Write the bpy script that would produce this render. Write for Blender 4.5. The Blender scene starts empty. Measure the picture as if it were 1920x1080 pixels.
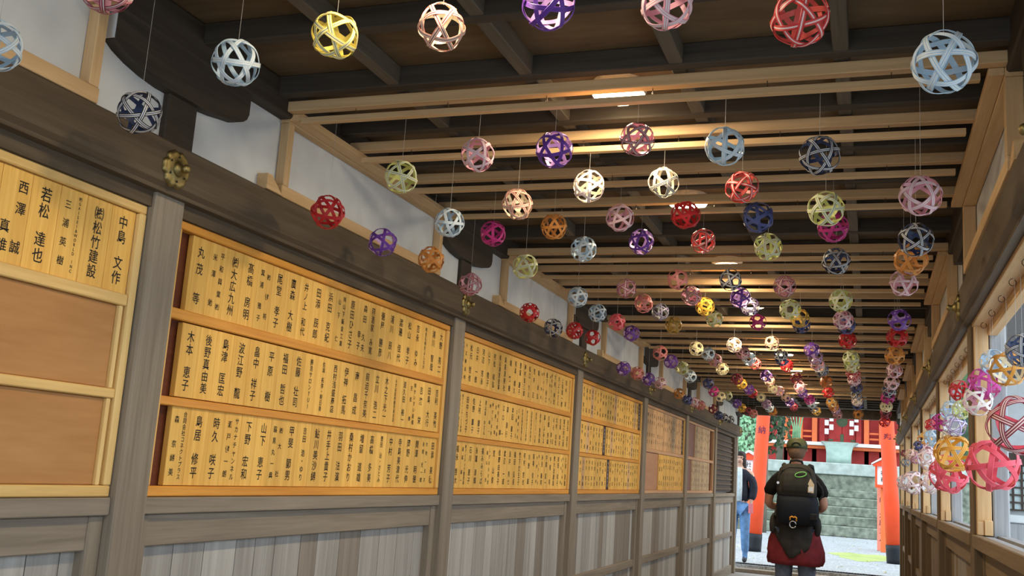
import bpy, bmesh, math, random
from mathutils import Vector, Matrix, Quaternion
random.seed(7)
PI = math.pi
C = bpy.context.scene.collection
sc = bpy.context.scene

# ------------------------------------------------------------------ camera
F_PX, YAW, PITCH, ROLL, CAM_H = 1867.1, -0.35246, 0.17866, -0.06644, 1.3
def cam_axes():
    cy, sy, cp, sp, cr, sr = math.cos(YAW), math.sin(YAW), math.cos(PITCH), math.sin(PITCH), math.cos(ROLL), math.sin(ROLL)
    f = Vector((sy*cp, cy*cp, sp)); rt = Vector((cy, -sy, 0)); dn = f.cross(rt)
    return cr*rt + sr*dn, -sr*rt + cr*dn, f
RT, DN, FW = cam_axes()
def ray(u, v):
    return RT*((u-960)/F_PX) + DN*((v-540)/F_PX) + FW
def at_y(u, v, Y):
    d = ray(u, v); return d*(Y/d.y) + Vector((0, 0, CAM_H))
def at_x(u, v, X):
    d = ray(u, v); return d*(X/d.x) + Vector((0, 0, CAM_H))
cd = bpy.data.cameras.new('camera'); cam = bpy.data.objects.new('camera', cd); C.objects.link(cam)
cd.sensor_width = 36.0; cd.lens = 36.0*F_PX/1920.0; cd.clip_start = 0.05; cd.clip_end = 300
mw = Matrix((( RT.x, -DN.x, -FW.x), (RT.y, -DN.y, -FW.y), (RT.z, -DN.z, -FW.z))).to_4x4()
mw.translation = (0, 0, CAM_H); cam.matrix_world = mw
sc.camera = cam
sc.view_settings.view_transform = 'Standard'; sc.view_settings.look = 'None'
sc.view_settings.gamma = 1; sc.view_settings.use_curve_mapping = False
sc.view_settings.exposure = 0.95
sc.cycles.use_denoising = True
sc.cycles.max_bounces = 8; sc.cycles.diffuse_bounces = 5

# ------------------------------------------------------------------ materials
def nmat(name, rough=0.7, metal=0.0, spec=0.3):
    m = bpy.data.materials.new(name); m.use_nodes = True
    b = m.node_tree.nodes['Principled BSDF']
    b.inputs['Roughness'].default_value = rough; b.inputs['Metallic'].default_value = metal
    b.inputs['Specular IOR Level'].default_value = spec
    return m, m.node_tree, b
def plain(name, col, rough=0.7, metal=0.0, spec=0.3, var=0.12, scale=30):
    """flat colour with a little procedural mottling"""
    m, t, b = nmat(name, rough, metal, spec)
    tc = t.nodes.new('ShaderNodeTexCoord'); nz = t.nodes.new('ShaderNodeTexNoise'); nz.inputs['Scale'].default_value = scale
    rp = t.nodes.new('ShaderNodeValToRGB')
    rp.color_ramp.elements[0].position = 0.3; rp.color_ramp.elements[1].position = 0.7
    rp.color_ramp.elements[0].color = [c*(1-var) for c in col]+[1]; rp.color_ramp.elements[1].color = [min(1, c*(1+var)) for c in col]+[1]
    t.links.new(tc.outputs['Object'], nz.inputs['Vector']); t.links.new(nz.outputs['Fac'], rp.inputs['Fac']); t.links.new(rp.outputs['Color'], b.inputs['Base Color'])
    return m
def wood(name, dark, light, axis=2, scale=9.0, stretch=0.05, rough=0.65, spec=0.25, per_object=0.0, bump=0.15, contrast=(0.3, 0.72)):
    """long-grain wood: noise squeezed along the grain axis, with per-object shift"""
    m, t, b = nmat(name, rough, 0, spec)
    N = t.nodes.new; L = t.links.new
    tc = N('ShaderNodeTexCoord'); oi = N('ShaderNodeObjectInfo')
    mp = N('ShaderNodeMapping'); s = [scale]*3; s[axis] = scale*stretch; mp.inputs['Scale'].default_value = s
    ad = N('ShaderNodeVectorMath'); ad.operation = 'ADD'
    ml = N('ShaderNodeVectorMath'); ml.operation = 'SCALE'; ml.inputs['Scale'].default_value = 37.0
    cx = N('ShaderNodeCombineXYZ')
    for k in range(3): L(oi.outputs['Random'], cx.inputs[k])
    L(cx.outputs[0], ml.inputs[0]); L(tc.outputs['Object'], ad.inputs[0]); L(ml.outputs[0], ad.inputs[1]); L(ad.outputs[0], mp.inputs['Vector'])
    nz = N('ShaderNodeTexNoise'); nz.inputs['Scale'].default_value = 3.0; nz.inputs['Detail'].default_value = 5; nz.inputs['Distortion'].default_value = 0.6
    n2 = N('ShaderNodeTexNoise'); n2.inputs['Scale'].default_value = 14.0; n2.inputs['Detail'].default_value = 2
    L(mp.outputs[0], nz.inputs['Vector']); L(mp.outputs[0], n2.inputs['Vector'])
    mx = N('ShaderNodeMix'); mx.inputs['Factor'].default_value = 0.35
    L(nz.outputs['Fac'], mx.inputs['A']); L(n2.outputs['Fac'], mx.inputs['B'])
    rp = N('ShaderNodeValToRGB'); e = rp.color_ramp.elements
    e[0].position = contrast[0]; e[1].position = contrast[1]; e[0].color = list(dark)+[1]; e[1].color = list(light)+[1]
    L(mx.outputs['Result'], rp.inputs['Fac'])
    out = rp.outputs['Color']
    if per_object:
        hs = N('ShaderNodeHueSaturation'); mr = N('ShaderNodeMapRange')
        mr.inputs['To Min'].default_value = 1-per_object; mr.inputs['To Max'].default_value = 1+per_object
        L(oi.outputs['Random'], mr.inputs['Value']); L(mr.outputs[0], hs.inputs['Value']); L(out, hs.inputs['Color']); out = hs.outputs['Color']
    L(out, b.inputs['Base Color'])
    if bump:
        bp = N('ShaderNodeBump'); bp.inputs['Strength'].default_value = bump; bp.inputs['Distance'].default_value = 0.004
        L(mx.outputs['Result'], bp.inputs['Height']); L(bp.outputs[0], b.inputs['Normal'])
    return m
def emit(name, col, s):
    m = bpy.data.materials.new(name); m.use_nodes = True; t = m.node_tree
    b = t.nodes['Principled BSDF']; b.inputs['Base Color'].default_value = list(col)+[1]
    b.inputs['Emission Color'].default_value = list(col)+[1]; b.inputs['Emission Strength'].default_value = s
    return m
X_, Y_, Z_ = 0, 1, 2
M = {}
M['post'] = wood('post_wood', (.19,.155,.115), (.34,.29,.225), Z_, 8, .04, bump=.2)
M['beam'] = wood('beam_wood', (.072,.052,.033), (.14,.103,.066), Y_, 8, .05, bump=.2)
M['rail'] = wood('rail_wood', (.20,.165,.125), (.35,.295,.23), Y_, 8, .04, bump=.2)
M['plank_a'] = wood('plank_grey', (.28,.265,.24), (.48,.465,.44), Z_, 7, .035, bump=.25)
M['plank_b'] = wood('plank_pale', (.38,.365,.335), (.58,.565,.535), Z_, 7, .035, bump=.25)
M['plank_c'] = wood('plank_brown', (.20,.17,.14), (.34,.30,.255), Z_, 7, .035, bump=.25)
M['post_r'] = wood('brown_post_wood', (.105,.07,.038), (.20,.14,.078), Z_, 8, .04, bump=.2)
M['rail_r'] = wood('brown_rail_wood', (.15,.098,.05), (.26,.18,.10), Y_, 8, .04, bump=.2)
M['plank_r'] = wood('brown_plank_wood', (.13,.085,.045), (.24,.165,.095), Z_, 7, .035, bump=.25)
M['bracket'] = wood('bracket_wood', (.038,.028,.020), (.075,.058,.042), Y_, 8, .05)
M['ceilx'] = wood('ceiling_beam_wood', (.040,.033,.025), (.085,.068,.050), X_, 8, .05)
M['ceily'] = wood('ceiling_batten_wood', (.085,.070,.050), (.16,.13,.095), Y_, 8, .05)
M['ply'] = wood('ceiling_plywood', (.085,.052,.026), (.20,.135,.072), X_, 2.2, .25, contrast=(.28,.75), bump=.05)
M['plaster'] = plain('plaster', (.68,.705,.71), .9, var=.10, scale=6)
M['pine_x'] = wood('pine_cross', (.52,.33,.155), (.72,.50,.27), X_, 9, .05, per_object=.08)
M['pine_y'] = wood('pine_long', (.52,.33,.155), (.72,.50,.27), Y_, 9, .05, per_object=.08)
M['pine_z'] = wood('pine_upright', (.52,.33,.155), (.72,.50,.27), Z_, 9, .05, per_object=.08)
M['honey_y'] = wood('honey_frame_long', (.62,.24,.03), (.84,.40,.06), Y_, 8, .05, rough=.45, spec=.4)
M['honey_z'] = wood('honey_frame_upright', (.66,.35,.07), (.86,.54,.16), Z_, 8, .05, rough=.45, spec=.4)
M['pale_y'] = wood('pale_frame_long', (.66,.40,.12), (.86,.60,.23), Y_, 8, .05, rough=.45, spec=.4)
M['pale_z'] = wood('pale_frame_upright', (.68,.44,.15), (.88,.64,.27), Z_, 8, .05, rough=.45, spec=.4)
M['rose_y'] = wood('rose_frame_long', (.52,.27,.13), (.70,.42,.22), Y_, 8, .05, rough=.4, spec=.4)
M['rose_z'] = wood('rose_frame_upright', (.55,.32,.15), (.72,.47,.25), Z_, 8, .05, rough=.4, spec=.4)
M['tablet'] = wood('name_tablet_wood', (.72,.38,.075), (.95,.61,.16), Z_, 11, .04, rough=.55, per_object=.10, bump=.03)
M['tablet_rose'] = wood('name_tablet_rosy_wood', (.58,.33,.15), (.78,.50,.25), Z_, 11, .04, rough=.55, per_object=.12, bump=.03)
M['tablet_old'] = wood('name_tablet_faded_wood', (.36,.25,.15), (.68,.50,.30), Z_, 11, .04, rough=.6, per_object=.18, bump=.03)
M['tablet_dark'] = wood('divider_tablet_wood', (.045,.022,.016), (.08,.04,.03), Z_, 9, .05, rough=.5)
M['backpanel'] = wood('redbrown_back_board', (.10,.025,.010), (.17,.05,.02), Y_, 6, .1, rough=.5)
M['blank'] = wood('blank_panel_wood', (.40,.185,.055), (.54,.28,.10), Y_, 4, .12, rough=.5)
M['blankrose'] = wood('blank_rosy_panel', (.44,.22,.12), (.56,.30,.17), Y_, 3, .2, rough=.45)
M['blankplum'] = wood('blank_plum_panel', (.20,.09,.075), (.28,.135,.11), Y_, 3, .2, rough=.45)
M['ink'] = plain('brush_ink', (.012,.010,.009), .6, var=.1)
M['whiteink'] = plain('white_paint', (.72,.72,.70), .6, var=.05)
M['brass'] = plain('aged_brass', (.30,.24,.10), .5, 1.0, var=.25, scale=60)
M['wire'] = plain('hook_wire', (.10,.075,.05), .4, .8)
M['thread'] = plain('fishing_thread', (.40,.38,.35), .5)
M['lampwhite'] = emit('lamp_diffuser', (1.0,.80,.50), 14.0)
M['lampbase'] = plain('lamp_base', (.70,.66,.58), .5)
M['concrete'] = plain('concrete', (.30,.29,.27), .9, scale=12)
M['vermilion'] = plain('vermilion_paint', (.86,.085,.022), .45, var=.06, scale=4)
M['orange'] = plain('orange_lacquer', (.78,.17,.05), .5, var=.06, scale=4)
M['shrinered'] = plain('shrine_red', (.42,.035,.03), .55, var=.12, scale=5)
M['blackpaint'] = plain('black_paint', (.010,.012,.015), .5)
M['purpleink'] = plain('purple_ink', (.10,.02,.06), .6)
M['stone'] = plain('mossy_stone', (.20,.22,.165), .9, var=.50, scale=6)
M['stonelight'] = plain('pale_stone', (.42,.47,.42), .9, var=.2, scale=5)
M['copper'] = plain('verdigris_copper', (.36,.47,.40), .6, var=.15, scale=4)
M['paper'] = plain('white_paper', (.85,.86,.86), .8, var=.03)
M['rope'] = plain('straw_rope', (.75,.68,.50), .8, var=.1, scale=40)
M['green_metal'] = plain('green_fitting', (.08,.12,.06), .5, .4)
M['dark'] = plain('dark_void', (.02,.02,.018), .9)
M['grey_post'] = wood('weathered_grey', (.26,.265,.27), (.42,.43,.44), Z_, 14, .03, bump=.3)
M['greybeam_y'] = wood('weathered_grey_long', (.22,.22,.22), (.36,.36,.36), Y_, 10, .04, bump=.2)
M['darkwood'] = wood('dark_lattice_wood', (.05,.035,.028), (.09,.065,.05), Z_, 8, .05)
M['shoji'] = plain('shoji_paper', (.62,.74,.74), .8, var=.04)
M['eave'] = plain('eave_boards', (.045,.038,.034), .8)
M['bark'] = wood('bark', (.10,.085,.06), (.26,.23,.17), Z_, 6, .15)

def gravel_mat():
    m, t, b = nmat('gravel', .95)
    N = t.nodes.new; L = t.links.new
    tc = N('ShaderNodeTexCoord'); v = N('ShaderNodeTexVoronoi'); v.inputs['Scale'].default_value = 38
    n = N('ShaderNodeTexNoise'); n.inputs['Scale'].default_value = 1.2
    L(tc.outputs['Object'], v.inputs['Vector']); L(tc.outputs['Object'], n.inputs['Vector'])
    rp = N('ShaderNodeValToRGB'); e = rp.color_ramp.elements
    e[0].color = (.20,.21,.21,1); e[1].color = (.50,.51,.50,1)
    L(v.outputs['Color'], rp.inputs['Fac'])
    mx = N('ShaderNodeMix'); mx.data_type = 'RGBA'; mx.inputs['B'].default_value = (.32,.33,.30,1)
    r2 = N('ShaderNodeValToRGB'); r2.color_ramp.elements[0].position = .55; r2.color_ramp.elements[1].position = .75
    L(n.outputs['Fac'], r2.inputs['Fac']); L(r2.outputs['Color'], mx.inputs['Factor']); L(rp.outputs['Color'], mx.inputs['A']); L(mx.outputs['Result'], b.inputs['Base Color'])
    bp = N('ShaderNodeBump'); bp.inputs['Strength'].default_value = .6; bp.inputs['Distance'].default_value = .01
    L(v.outputs['Distance'], bp.inputs['Height']); L(bp.outputs[0], b.inputs['Normal'])
    return m
M['gravel'] = gravel_mat()
def leaf_mat(name, a, b_):
    m, t, b = nmat(name, .6)
    N = t.nodes.new; L = t.links.new
    tc = N('ShaderNodeTexCoord'); n = N('ShaderNodeTexNoise'); n.inputs['Scale'].default_value = 2.5; n.inputs['Detail'].default_value = 4
    L(tc.outputs['Object'], n.inputs['Vector'])
    rp = N('ShaderNodeValToRGB'); rp.color_ramp.elements[0].position = .35; rp.color_ramp.elements[1].position = .68
    rp.color_ramp.elements[0].color = list(a)+[1]; rp.color_ramp.elements[1].color = list(b_)+[1]
    L(n.outputs['Fac'], rp.inputs['Fac']); L(rp.outputs['Color'], b.inputs['Base Color'])
    return m
M['leaf_dark'] = leaf_mat('leaves_dark', (.015,.035,.015), (.06,.12,.04))
M['leaf_bright'] = leaf_mat('leaves_bright', (.09,.26,.12), (.32,.55,.30))
M['leaf_mid'] = leaf_mat('leaves_mid', (.04,.11,.035), (.16,.30,.09))
M['yard'] = plain('bounce_yard', (.62,.61,.58), .9, var=.2, scale=10)  # paleness added to bounce daylight into the corridor, lighter than the forecourt gravel
M['moss'] = leaf_mat('moss', (.30,.36,.10), (.42,.50,.14))
M['yellowleaf'] = plain('yellow_leaf', (.75,.62,.22), .7)

# ------------------------------------------------------------------ mesh builder
class MB:
    def __init__(self): self.v = []; self.f = []; self.mi = []
    def add(self, vs, fs, mi=0):
        o = len(self.v); self.v += [tuple(p) for p in vs]
        for f in fs: self.f.append(tuple(i+o for i in f)); self.mi.append(mi)
        return self
    def box(self, x0, x1, y0, y1, z0, z1, mi=0, bev=0.0):
        if x0 > x1: x0, x1 = x1, x0
        if y0 > y1: y0, y1 = y1, y0
        if z0 > z1: z0, z1 = z1, z0
        vs = [(x,y,z) for x in (x0,x1) for y in (y0,y1) for z in (z0,z1)]
        if not bev:
            return self.add(vs, [(0,1,3,2),(4,6,7,5),(0,4,5,1),(2,3,7,6),(0,2,6,4),(1,5,7,3)], mi)
        b = min(bev, (x1-x0)/3, (y1-y0)/3, (z1-z0)/3)
        bm = bmesh.new(); vv = [bm.verts.new(p) for p in vs]
        for f in [(0,1,3,2),(4,6,7,5),(0,4,5,1),(2,3,7,6),(0,2,6,4),(1,5,7,3)]: bm.faces.new([vv[i] for i in f])
        bmesh.ops.bevel(bm, geom=bm.edges[:], offset=b, segments=1, affect='EDGES')
        bm.verts.index_update()
        self.add([v.co[:] for v in bm.verts], [[v.index for v in f.verts] for f in bm.faces], mi); bm.free(); return self
    def prism(self, poly, axis, a, b, mi=0):
        """extrude a closed 2-D polygon along axis (0,1,2) from a to b; polygon coords are the two other axes in order"""
        def p3(p, t):
            q = list(p); q.insert(axis, t); return q
        n = len(poly); vs = [p3(p, a) for p in poly]+[p3(p, b) for p in poly]
        fs = [tuple(range(n))[::-1], tuple(range(n, 2*n))]+[(i, (i+1) % n, n+(i+1) % n, n+i) for i in range(n)]
        return self.add(vs, fs, mi)
    def tube(self, pts, r, n=6, mi=0, caps=True):
        pts = [Vector(p) for p in pts]; rr = r if isinstance(r, (list, tuple)) else [r]*len(pts)
        vs = []; up = None
        for i, p in enumerate(pts):
            d = (pts[min(i+1, len(pts)-1)]-pts[max(i-1, 0)])
            if d.length < 1e-9: d = Vector((0,0,1))
            d.normalize()
            if up is None: up = Vector((0,0,1)) if abs(d.z) < .9 else Vector((1,0,0))
            s = d.cross(up); s.normalize(); u = s.cross(d); u.normalize(); up = u
            for k in range(n):
                a = 2*PI*k/n; vs.append(p+(s*math.cos(a)+u*math.sin(a))*rr[i])
        fs = []
        for i in range(len(pts)-1):
            for k in range(n):
                a, b = i*n+k, i*n+(k+1) % n; fs.append((a, b, b+n, a+n))
        if caps: fs.append(tuple(range(n))[::-1]); fs.append(tuple(range((len(pts)-1)*n, len(pts)*n)))
        return self.add(vs, fs, mi)
    def lathe(self, prof, c=(0,0,0), axis=2, n=24, mi=0):
        """prof: (radius, height) list turned round an axis through c"""
        vs = []; fs = []
        for r, h in prof:
            for k in range(n):
                a = 2*PI*k/n; q = [r*math.cos(a), r*math.sin(a)]; q.insert(axis, h)
                vs.append((q[0]+c[0], q[1]+c[1], q[2]+c[2]))
        for i in range(len(prof)-1):
            for k in range(n): fs.append((i*n+k, i*n+(k+1) % n, (i+1)*n+(k+1) % n, (i+1)*n+k))
        fs.append(tuple(range(n))[::-1]); fs.append(tuple(range((len(prof)-1)*n, len(prof)*n)))
        return self.add(vs, fs, mi)
    def loft(self, rings, n=20, power=2.0, mi=0, caps=True):
        """rings: (cx,cy,cz,rx,ry[,wave]) horizontal superellipse sections"""
        vs = []; fs = []
        for R in rings:
            cx, cy, cz, rx, ry = R[:5]; wv = R[5] if len(R) > 5 else 0
            for k in range(n):
                a = 2*PI*k/n; c, s = math.cos(a), math.sin(a)
                q = (abs(c)**power+abs(s)**power)**(-1/power)*(1+wv*math.sin(5*a+cz*20)+.6*wv*math.sin(9*a+cz*9))
                vs.append((cx+rx*c*q, cy+ry*s*q, cz))
        for i in range(len(rings)-1):
            for k in range(n): fs.append((i*n+k, i*n+(k+1) % n, (i+1)*n+(k+1) % n, (i+1)*n+k))
        if caps: fs.append(tuple(range(n))[::-1]); fs.append(tuple(range((len(rings)-1)*n, len(rings)*n)))
        return self.add(vs, fs, mi)
    def mesh(self, name, mats, smooth=False):
        me = bpy.data.meshes.new(name); me.from_pydata(self.v, [], self.f)
        for m in mats: me.materials.append(m)
        me.polygons.foreach_set('material_index', self.mi)
        if smooth: me.polygons.foreach_set('use_smooth', [True]*len(self.f))
        me.update()
        bm = bmesh.new(); bm.from_mesh(me); bmesh.ops.recalc_face_normals(bm, faces=bm.faces[:]); bm.to_mesh(me); bm.free()
        return me
    def build(self, name, mats, parent=None, smooth=False, loc=None):
        if not isinstance(mats, (list, tuple)): mats = [mats]
        o = bpy.data.objects.new(name, self.mesh(name, mats, smooth)); C.objects.link(o)
        if parent: o.parent = parent
        if loc: o.location = loc
        return o
def link(name, me, parent=None, loc=None):
    o = bpy.data.objects.new(name, me); C.objects.link(o)
    if parent: o.parent = parent
    if loc is not None: o.location = loc
    return o
def tag(o, label, cat, group=None, kind=None):
    o['label'] = label; o['category'] = cat
    if group: o['group'] = group
    if kind: o['kind'] = kind
    return o
def empty(name, loc, label, cat, group=None, kind=None):
    o = bpy.data.objects.new(name, None); C.objects.link(o); o.location = loc; o.empty_display_size = .05
    return tag(o, label, cat, group, kind)
ORD = ['first','second','third','fourth','fifth','sixth','seventh','eighth','ninth','tenth','eleventh','twelfth','thirteenth','fourteenth','fifteenth','sixteenth',
       'seventeenth','eighteenth','nineteenth','twentieth','twenty-first','twenty-second','twenty-third','twenty-fourth','twenty-fifth','twenty-sixth']
# ------------------------------------------------------------------ setting: walls, posts, beams
BAY = 2.19; P0 = 2.206; PW = .125           # near edge of the first post in view, post width
Y_NEAR, Y_END = -2.3, 15.62
XL, XR = -1.893, .375
def S(o, label, cat): return tag(o, label, cat, kind='structure')
S(MB().box(-2.3, .9, Y_NEAR, 15.9, -.12, 0).build('floor', M['concrete']), 'grey concrete floor of the covered corridor', 'floor')
S(MB().box(-2.05, .52, Y_NEAR, Y_END, 2.532, 2.55).build('ceiling', M['ply']), 'brown plywood ceiling above the dark beams', 'ceiling')
S(MB().box(-2.02, -1.896, Y_NEAR, Y_END, 2.05, 2.50).box(-2.06, -2.005, Y_NEAR, Y_END, 0, 2.53).build('wall_left', M['plaster']), 'white plaster wall on the name board side', 'wall')
b = MB()
b.box(.378, .52, Y_NEAR, Y_END, 2.05, 2.50)
S(b.build('wall_right', M['plaster']), 'white plaster strip above the open windows', 'wall')
# long purlins under the ceiling
S(MB().box(-2.03, -1.85, Y_NEAR, Y_END, 2.415, 2.53, bev=.006).build('beam', M['bracket']), 'dark long beam at the ceiling edge over the name boards', 'beam')
S(MB().box(.335, .52, Y_NEAR, Y_END, 2.415, 2.53, bev=.006).build('beam', M['bracket']), 'dark long beam at the ceiling edge over the windows', 'beam')
# nageshi beams with a chamfered lip
pl = [(-1.99,2.143),(-1.862,2.143),(-1.856,2.137),(-1.856,2.022),(-1.872,2.010),(-1.872,1.999),(-1.99,1.999)]
S(MB().prism([(x, z) for x, z in pl], 1, Y_NEAR, Y_END).build('beam', M['beam']), 'brown horizontal beam running above all the name boards', 'beam')
pr = [(-1.518-x, z) for x, z in pl]
S(MB().prism(pr, 1, Y_NEAR, Y_END).build('beam', M['beam']), 'brown horizontal beam running above the open windows', 'beam')
# cross beams and battens of the ceiling
ybeams = [2.672+.405*k for k in range(-11, 33)]
for i, y in enumerate(ybeams):
    k = i-11
    if k < -3:
        lab = 'dark ceiling cross beam out over the entrance end'
        g = 'ceiling cross beams over the entrance end'
    else:
        lab = 'dark ceiling cross beam, %s counted inward from the entrance end' % (ORD[k+3] if k+3 < len(ORD) else 'number %d' % (k+4)); g = 'ceiling cross beams'
    tag(MB().box(-1.86, .345, y, y+.042, 2.467, 2.532, bev=.003).build('beam', M['ceilx']), lab, 'beam', g, 'structure')
for i, x in enumerate((-1.43, -.985, -.53, -.08)):
    S(MB().box(x-.021, x+.021, Y_NEAR, Y_END, 2.471, 2.5315, bev=.003).build('beam', M['ceily']),
      'long ceiling batten, %s from the plaster wall above the name boards' % ORD[i], 'beam')

bay_name = ['the partly seen nearest name board','the large name board','the third name board','the fourth name board with dark dividers','the rosy two-row name board','the plum and faded name board','the slatted window']
# posts
for k in range(-2, 7):
    y0 = P0+BAY*k
    if k < 0: lab, g = 'weathered square post of the name board wall near the entrance', 'entrance posts by the boards'
    elif k == 6: lab, g = 'weathered end post where the name board wall stops', 'posts of the name board wall'
    else: lab, g = 'weathered square post between %s and %s' % (bay_name[k], bay_name[k+1]), 'posts of the name board wall'
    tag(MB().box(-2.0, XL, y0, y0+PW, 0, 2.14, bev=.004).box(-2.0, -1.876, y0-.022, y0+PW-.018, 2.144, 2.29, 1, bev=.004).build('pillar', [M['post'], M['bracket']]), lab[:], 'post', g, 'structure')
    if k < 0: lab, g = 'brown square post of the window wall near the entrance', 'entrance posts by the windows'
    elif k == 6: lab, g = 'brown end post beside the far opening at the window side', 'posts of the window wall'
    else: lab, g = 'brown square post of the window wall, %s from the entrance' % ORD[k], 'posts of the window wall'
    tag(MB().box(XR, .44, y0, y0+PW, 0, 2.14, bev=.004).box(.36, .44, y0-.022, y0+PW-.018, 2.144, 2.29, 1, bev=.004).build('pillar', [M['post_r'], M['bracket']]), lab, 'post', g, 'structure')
# curved boat brackets on the posts
def bracket_profile(yc):
    lo = [(-.301,2.415),(-.301,2.335),(-.27,2.318),(-.22,2.302),(-.16,2.290),(-.09,2.283),(.09,2.283),(.15,2.289),(.20,2.297),(.25,2.304),(.275,2.313),(.292,2.326),(.301,2.345),(.301,2.415)]
    return [(yc+a, z) for a, z in lo]
for k in range(-1, 7):
    yc = P0+BAY*k+PW/2-.035
    w = 'over the post after %s' % bay_name[k] if k >= 0 else 'near the entrance'
    br = MB().prism(bracket_profile(yc), 0, -1.95, -1.856).build('bracket', M['bracket'])
    tag(br, 'dark curved boat bracket on the board wall, %s' % w, 'bracket', 'curved brackets', 'structure')
    MB().box(-1.948, -1.860, yc-.304, yc-.3012, 2.337, 2.413).build('end_face', M['plaster'], br)['label'] = 'white painted end face'
    br = MB().prism(bracket_profile(yc), 0, .341, .435).build('bracket', M['bracket'])
    tag(br, 'dark curved boat bracket on the window wall, %s' % ('over its %s post' % ORD[k] if k >= 0 else 'near the entrance'), 'bracket', 'curved brackets', 'structure')
    MB().box(.345, .433, yc-.304, yc-.3012, 2.337, 2.413).build('end_face', M['plaster'], br)['label'] = 'white painted end face'
# brass flower nail covers
def ornament(sx, x, y, z, label):
    root = empty('mounted_nail_cover', (x, y, z), label, 'ornament', 'brass flower nail covers')
    pl = MB(); n = 72; rings = []
    prof = [(.0,.012),(.45,.012),(.50,.009),(.80,.011),(.93,.009),(1.0,.004),(1.0,0)]
    vs = []; fs = []
    for q, h in prof:
        for k in range(n):
            a = 2*PI*k/n; lobe = 1-.13*(1-abs(math.cos(3*a)))**2.0-.02*math.cos(12*a)
            r = .056*q*(lobe if q > .5 else 1)
            vs.append((sx*h, r*math.cos(a), r*math.sin(a)))
    for i in range(len(prof)-1):
        for k in range(n): fs.append((i*n+k, i*n+(k+1) % n, (i+1)*n+(k+1) % n, (i+1)*n+k))
    pl.add(vs, fs)
    pl.build('flower_plate', M['brass'], root, True)
    hm = MB()
    for j in range(6):
        a = PI/6+j*PI/3; cy, cz = .036*math.cos(a), .036*math.sin(a)
        hm.add([(sx*.0125, cy, cz+.006), (sx*.0125, cy+.004, cz-.003), (sx*.0125, cy-.004, cz-.003)], [(0,1,2)])
    hm.build('piercing', M['dark'], root)
    kb = MB(); pr_ = [(.021,.010),(.023,.014),(.017,.019),(.013,.023),(.010,.028),(.012,.033),(.013,.040),(.009,.046),(.004,.048)]
    kb.lathe([(r, sx*h) for r, h in pr_], axis=0, n=24); kb.build('knob', M['brass'], root, True)
    return root
for k in range(0, 7):
    yc = P0+BAY*k+PW/2-.045
    ornament(1, -1.856, yc, 2.068, 'brass flower cover over the post after %s' % bay_name[k])
    ornament(-1, .338, yc, 2.068, 'brass flower nail cover on the window beam over its %s post' % ORD[k])
# lintel strip, sills, wainscot of the name board wall ; windows of the other wall
def wainscot(x, sx, y0, y1, label):
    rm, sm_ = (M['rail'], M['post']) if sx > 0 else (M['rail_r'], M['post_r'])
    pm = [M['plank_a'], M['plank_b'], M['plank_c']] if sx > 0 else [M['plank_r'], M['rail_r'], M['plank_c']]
    """panelled lower wall: sx=+1 faces the corridor from the left wall, -1 from the right"""
    root = S(MB().box(x, x-sx*.05, y0, y1, 1.015, 1.105, bev=.003).build('wainscot_panel', rm), label, 'wall panel')
    root['group'] = 'lower wall panels'
    MB().box(x, x-sx*.05, y0+.05, y1-.05, .535, .595, bev=.003).build('mid_rail', rm, root)
    MB().box(x, x-sx*.05, y0, y1, 0, .12, bev=.003).build('bottom_rail', rm, root)
    for ya in (y0, y1-.052): MB().box(x+sx*.006, x-sx*.05, ya, ya+.052, .12, 1.1045, bev=.003).build('stile', sm_, root)
    pk = MB(); y = y0+.05; i = 0
    while y < y1-.055:
        w = random.choice((.12,.15,.17,.11)); w = min(w, y1-.05-y)
        pk.box(x-sx*.028, x-sx*.042, y+.002, y+w-.002, .10, 1.03, random.choice((0,0,1,1,2))); y += w
    pk.build('plank_panel', pm, root)
    MB().box(x-sx*.041, x-sx*.046, y0+.03, y1-.03, .1, 1.05).build('backing', M['dark'], root)
    return root
for k in range(-2, 7):
    y0, y1 = P0+BAY*(k-1)+PW, P0+BAY*k
    if k < 0: bn = 'an unseen board near the entrance'
    else: bn = bay_name[k]
    r = wainscot(-1.93, 1, y0+.001, y1-.001, 'grey plank wall panel below %s' % bn)
    S(MB().box(-1.905, -1.99, y0, y1, 1.957, 2.0).build('lintel', M['beam']), 'brown strip between the beam and %s' % bn, 'lintel')
    S(MB().box(-1.908, -1.99, y0+.001, y1-.001, 1.106, 1.153, bev=.003).build('sill', M['rail']), 'brown wooden sill under %s' % bn, 'sill')
    wainscot(.412, -1, y0+.001, y1-.001, 'brown plank wall panel below the %s' % ('window near the entrance' if k < 1 else '%s open window' % ORD[k-1]))

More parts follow.
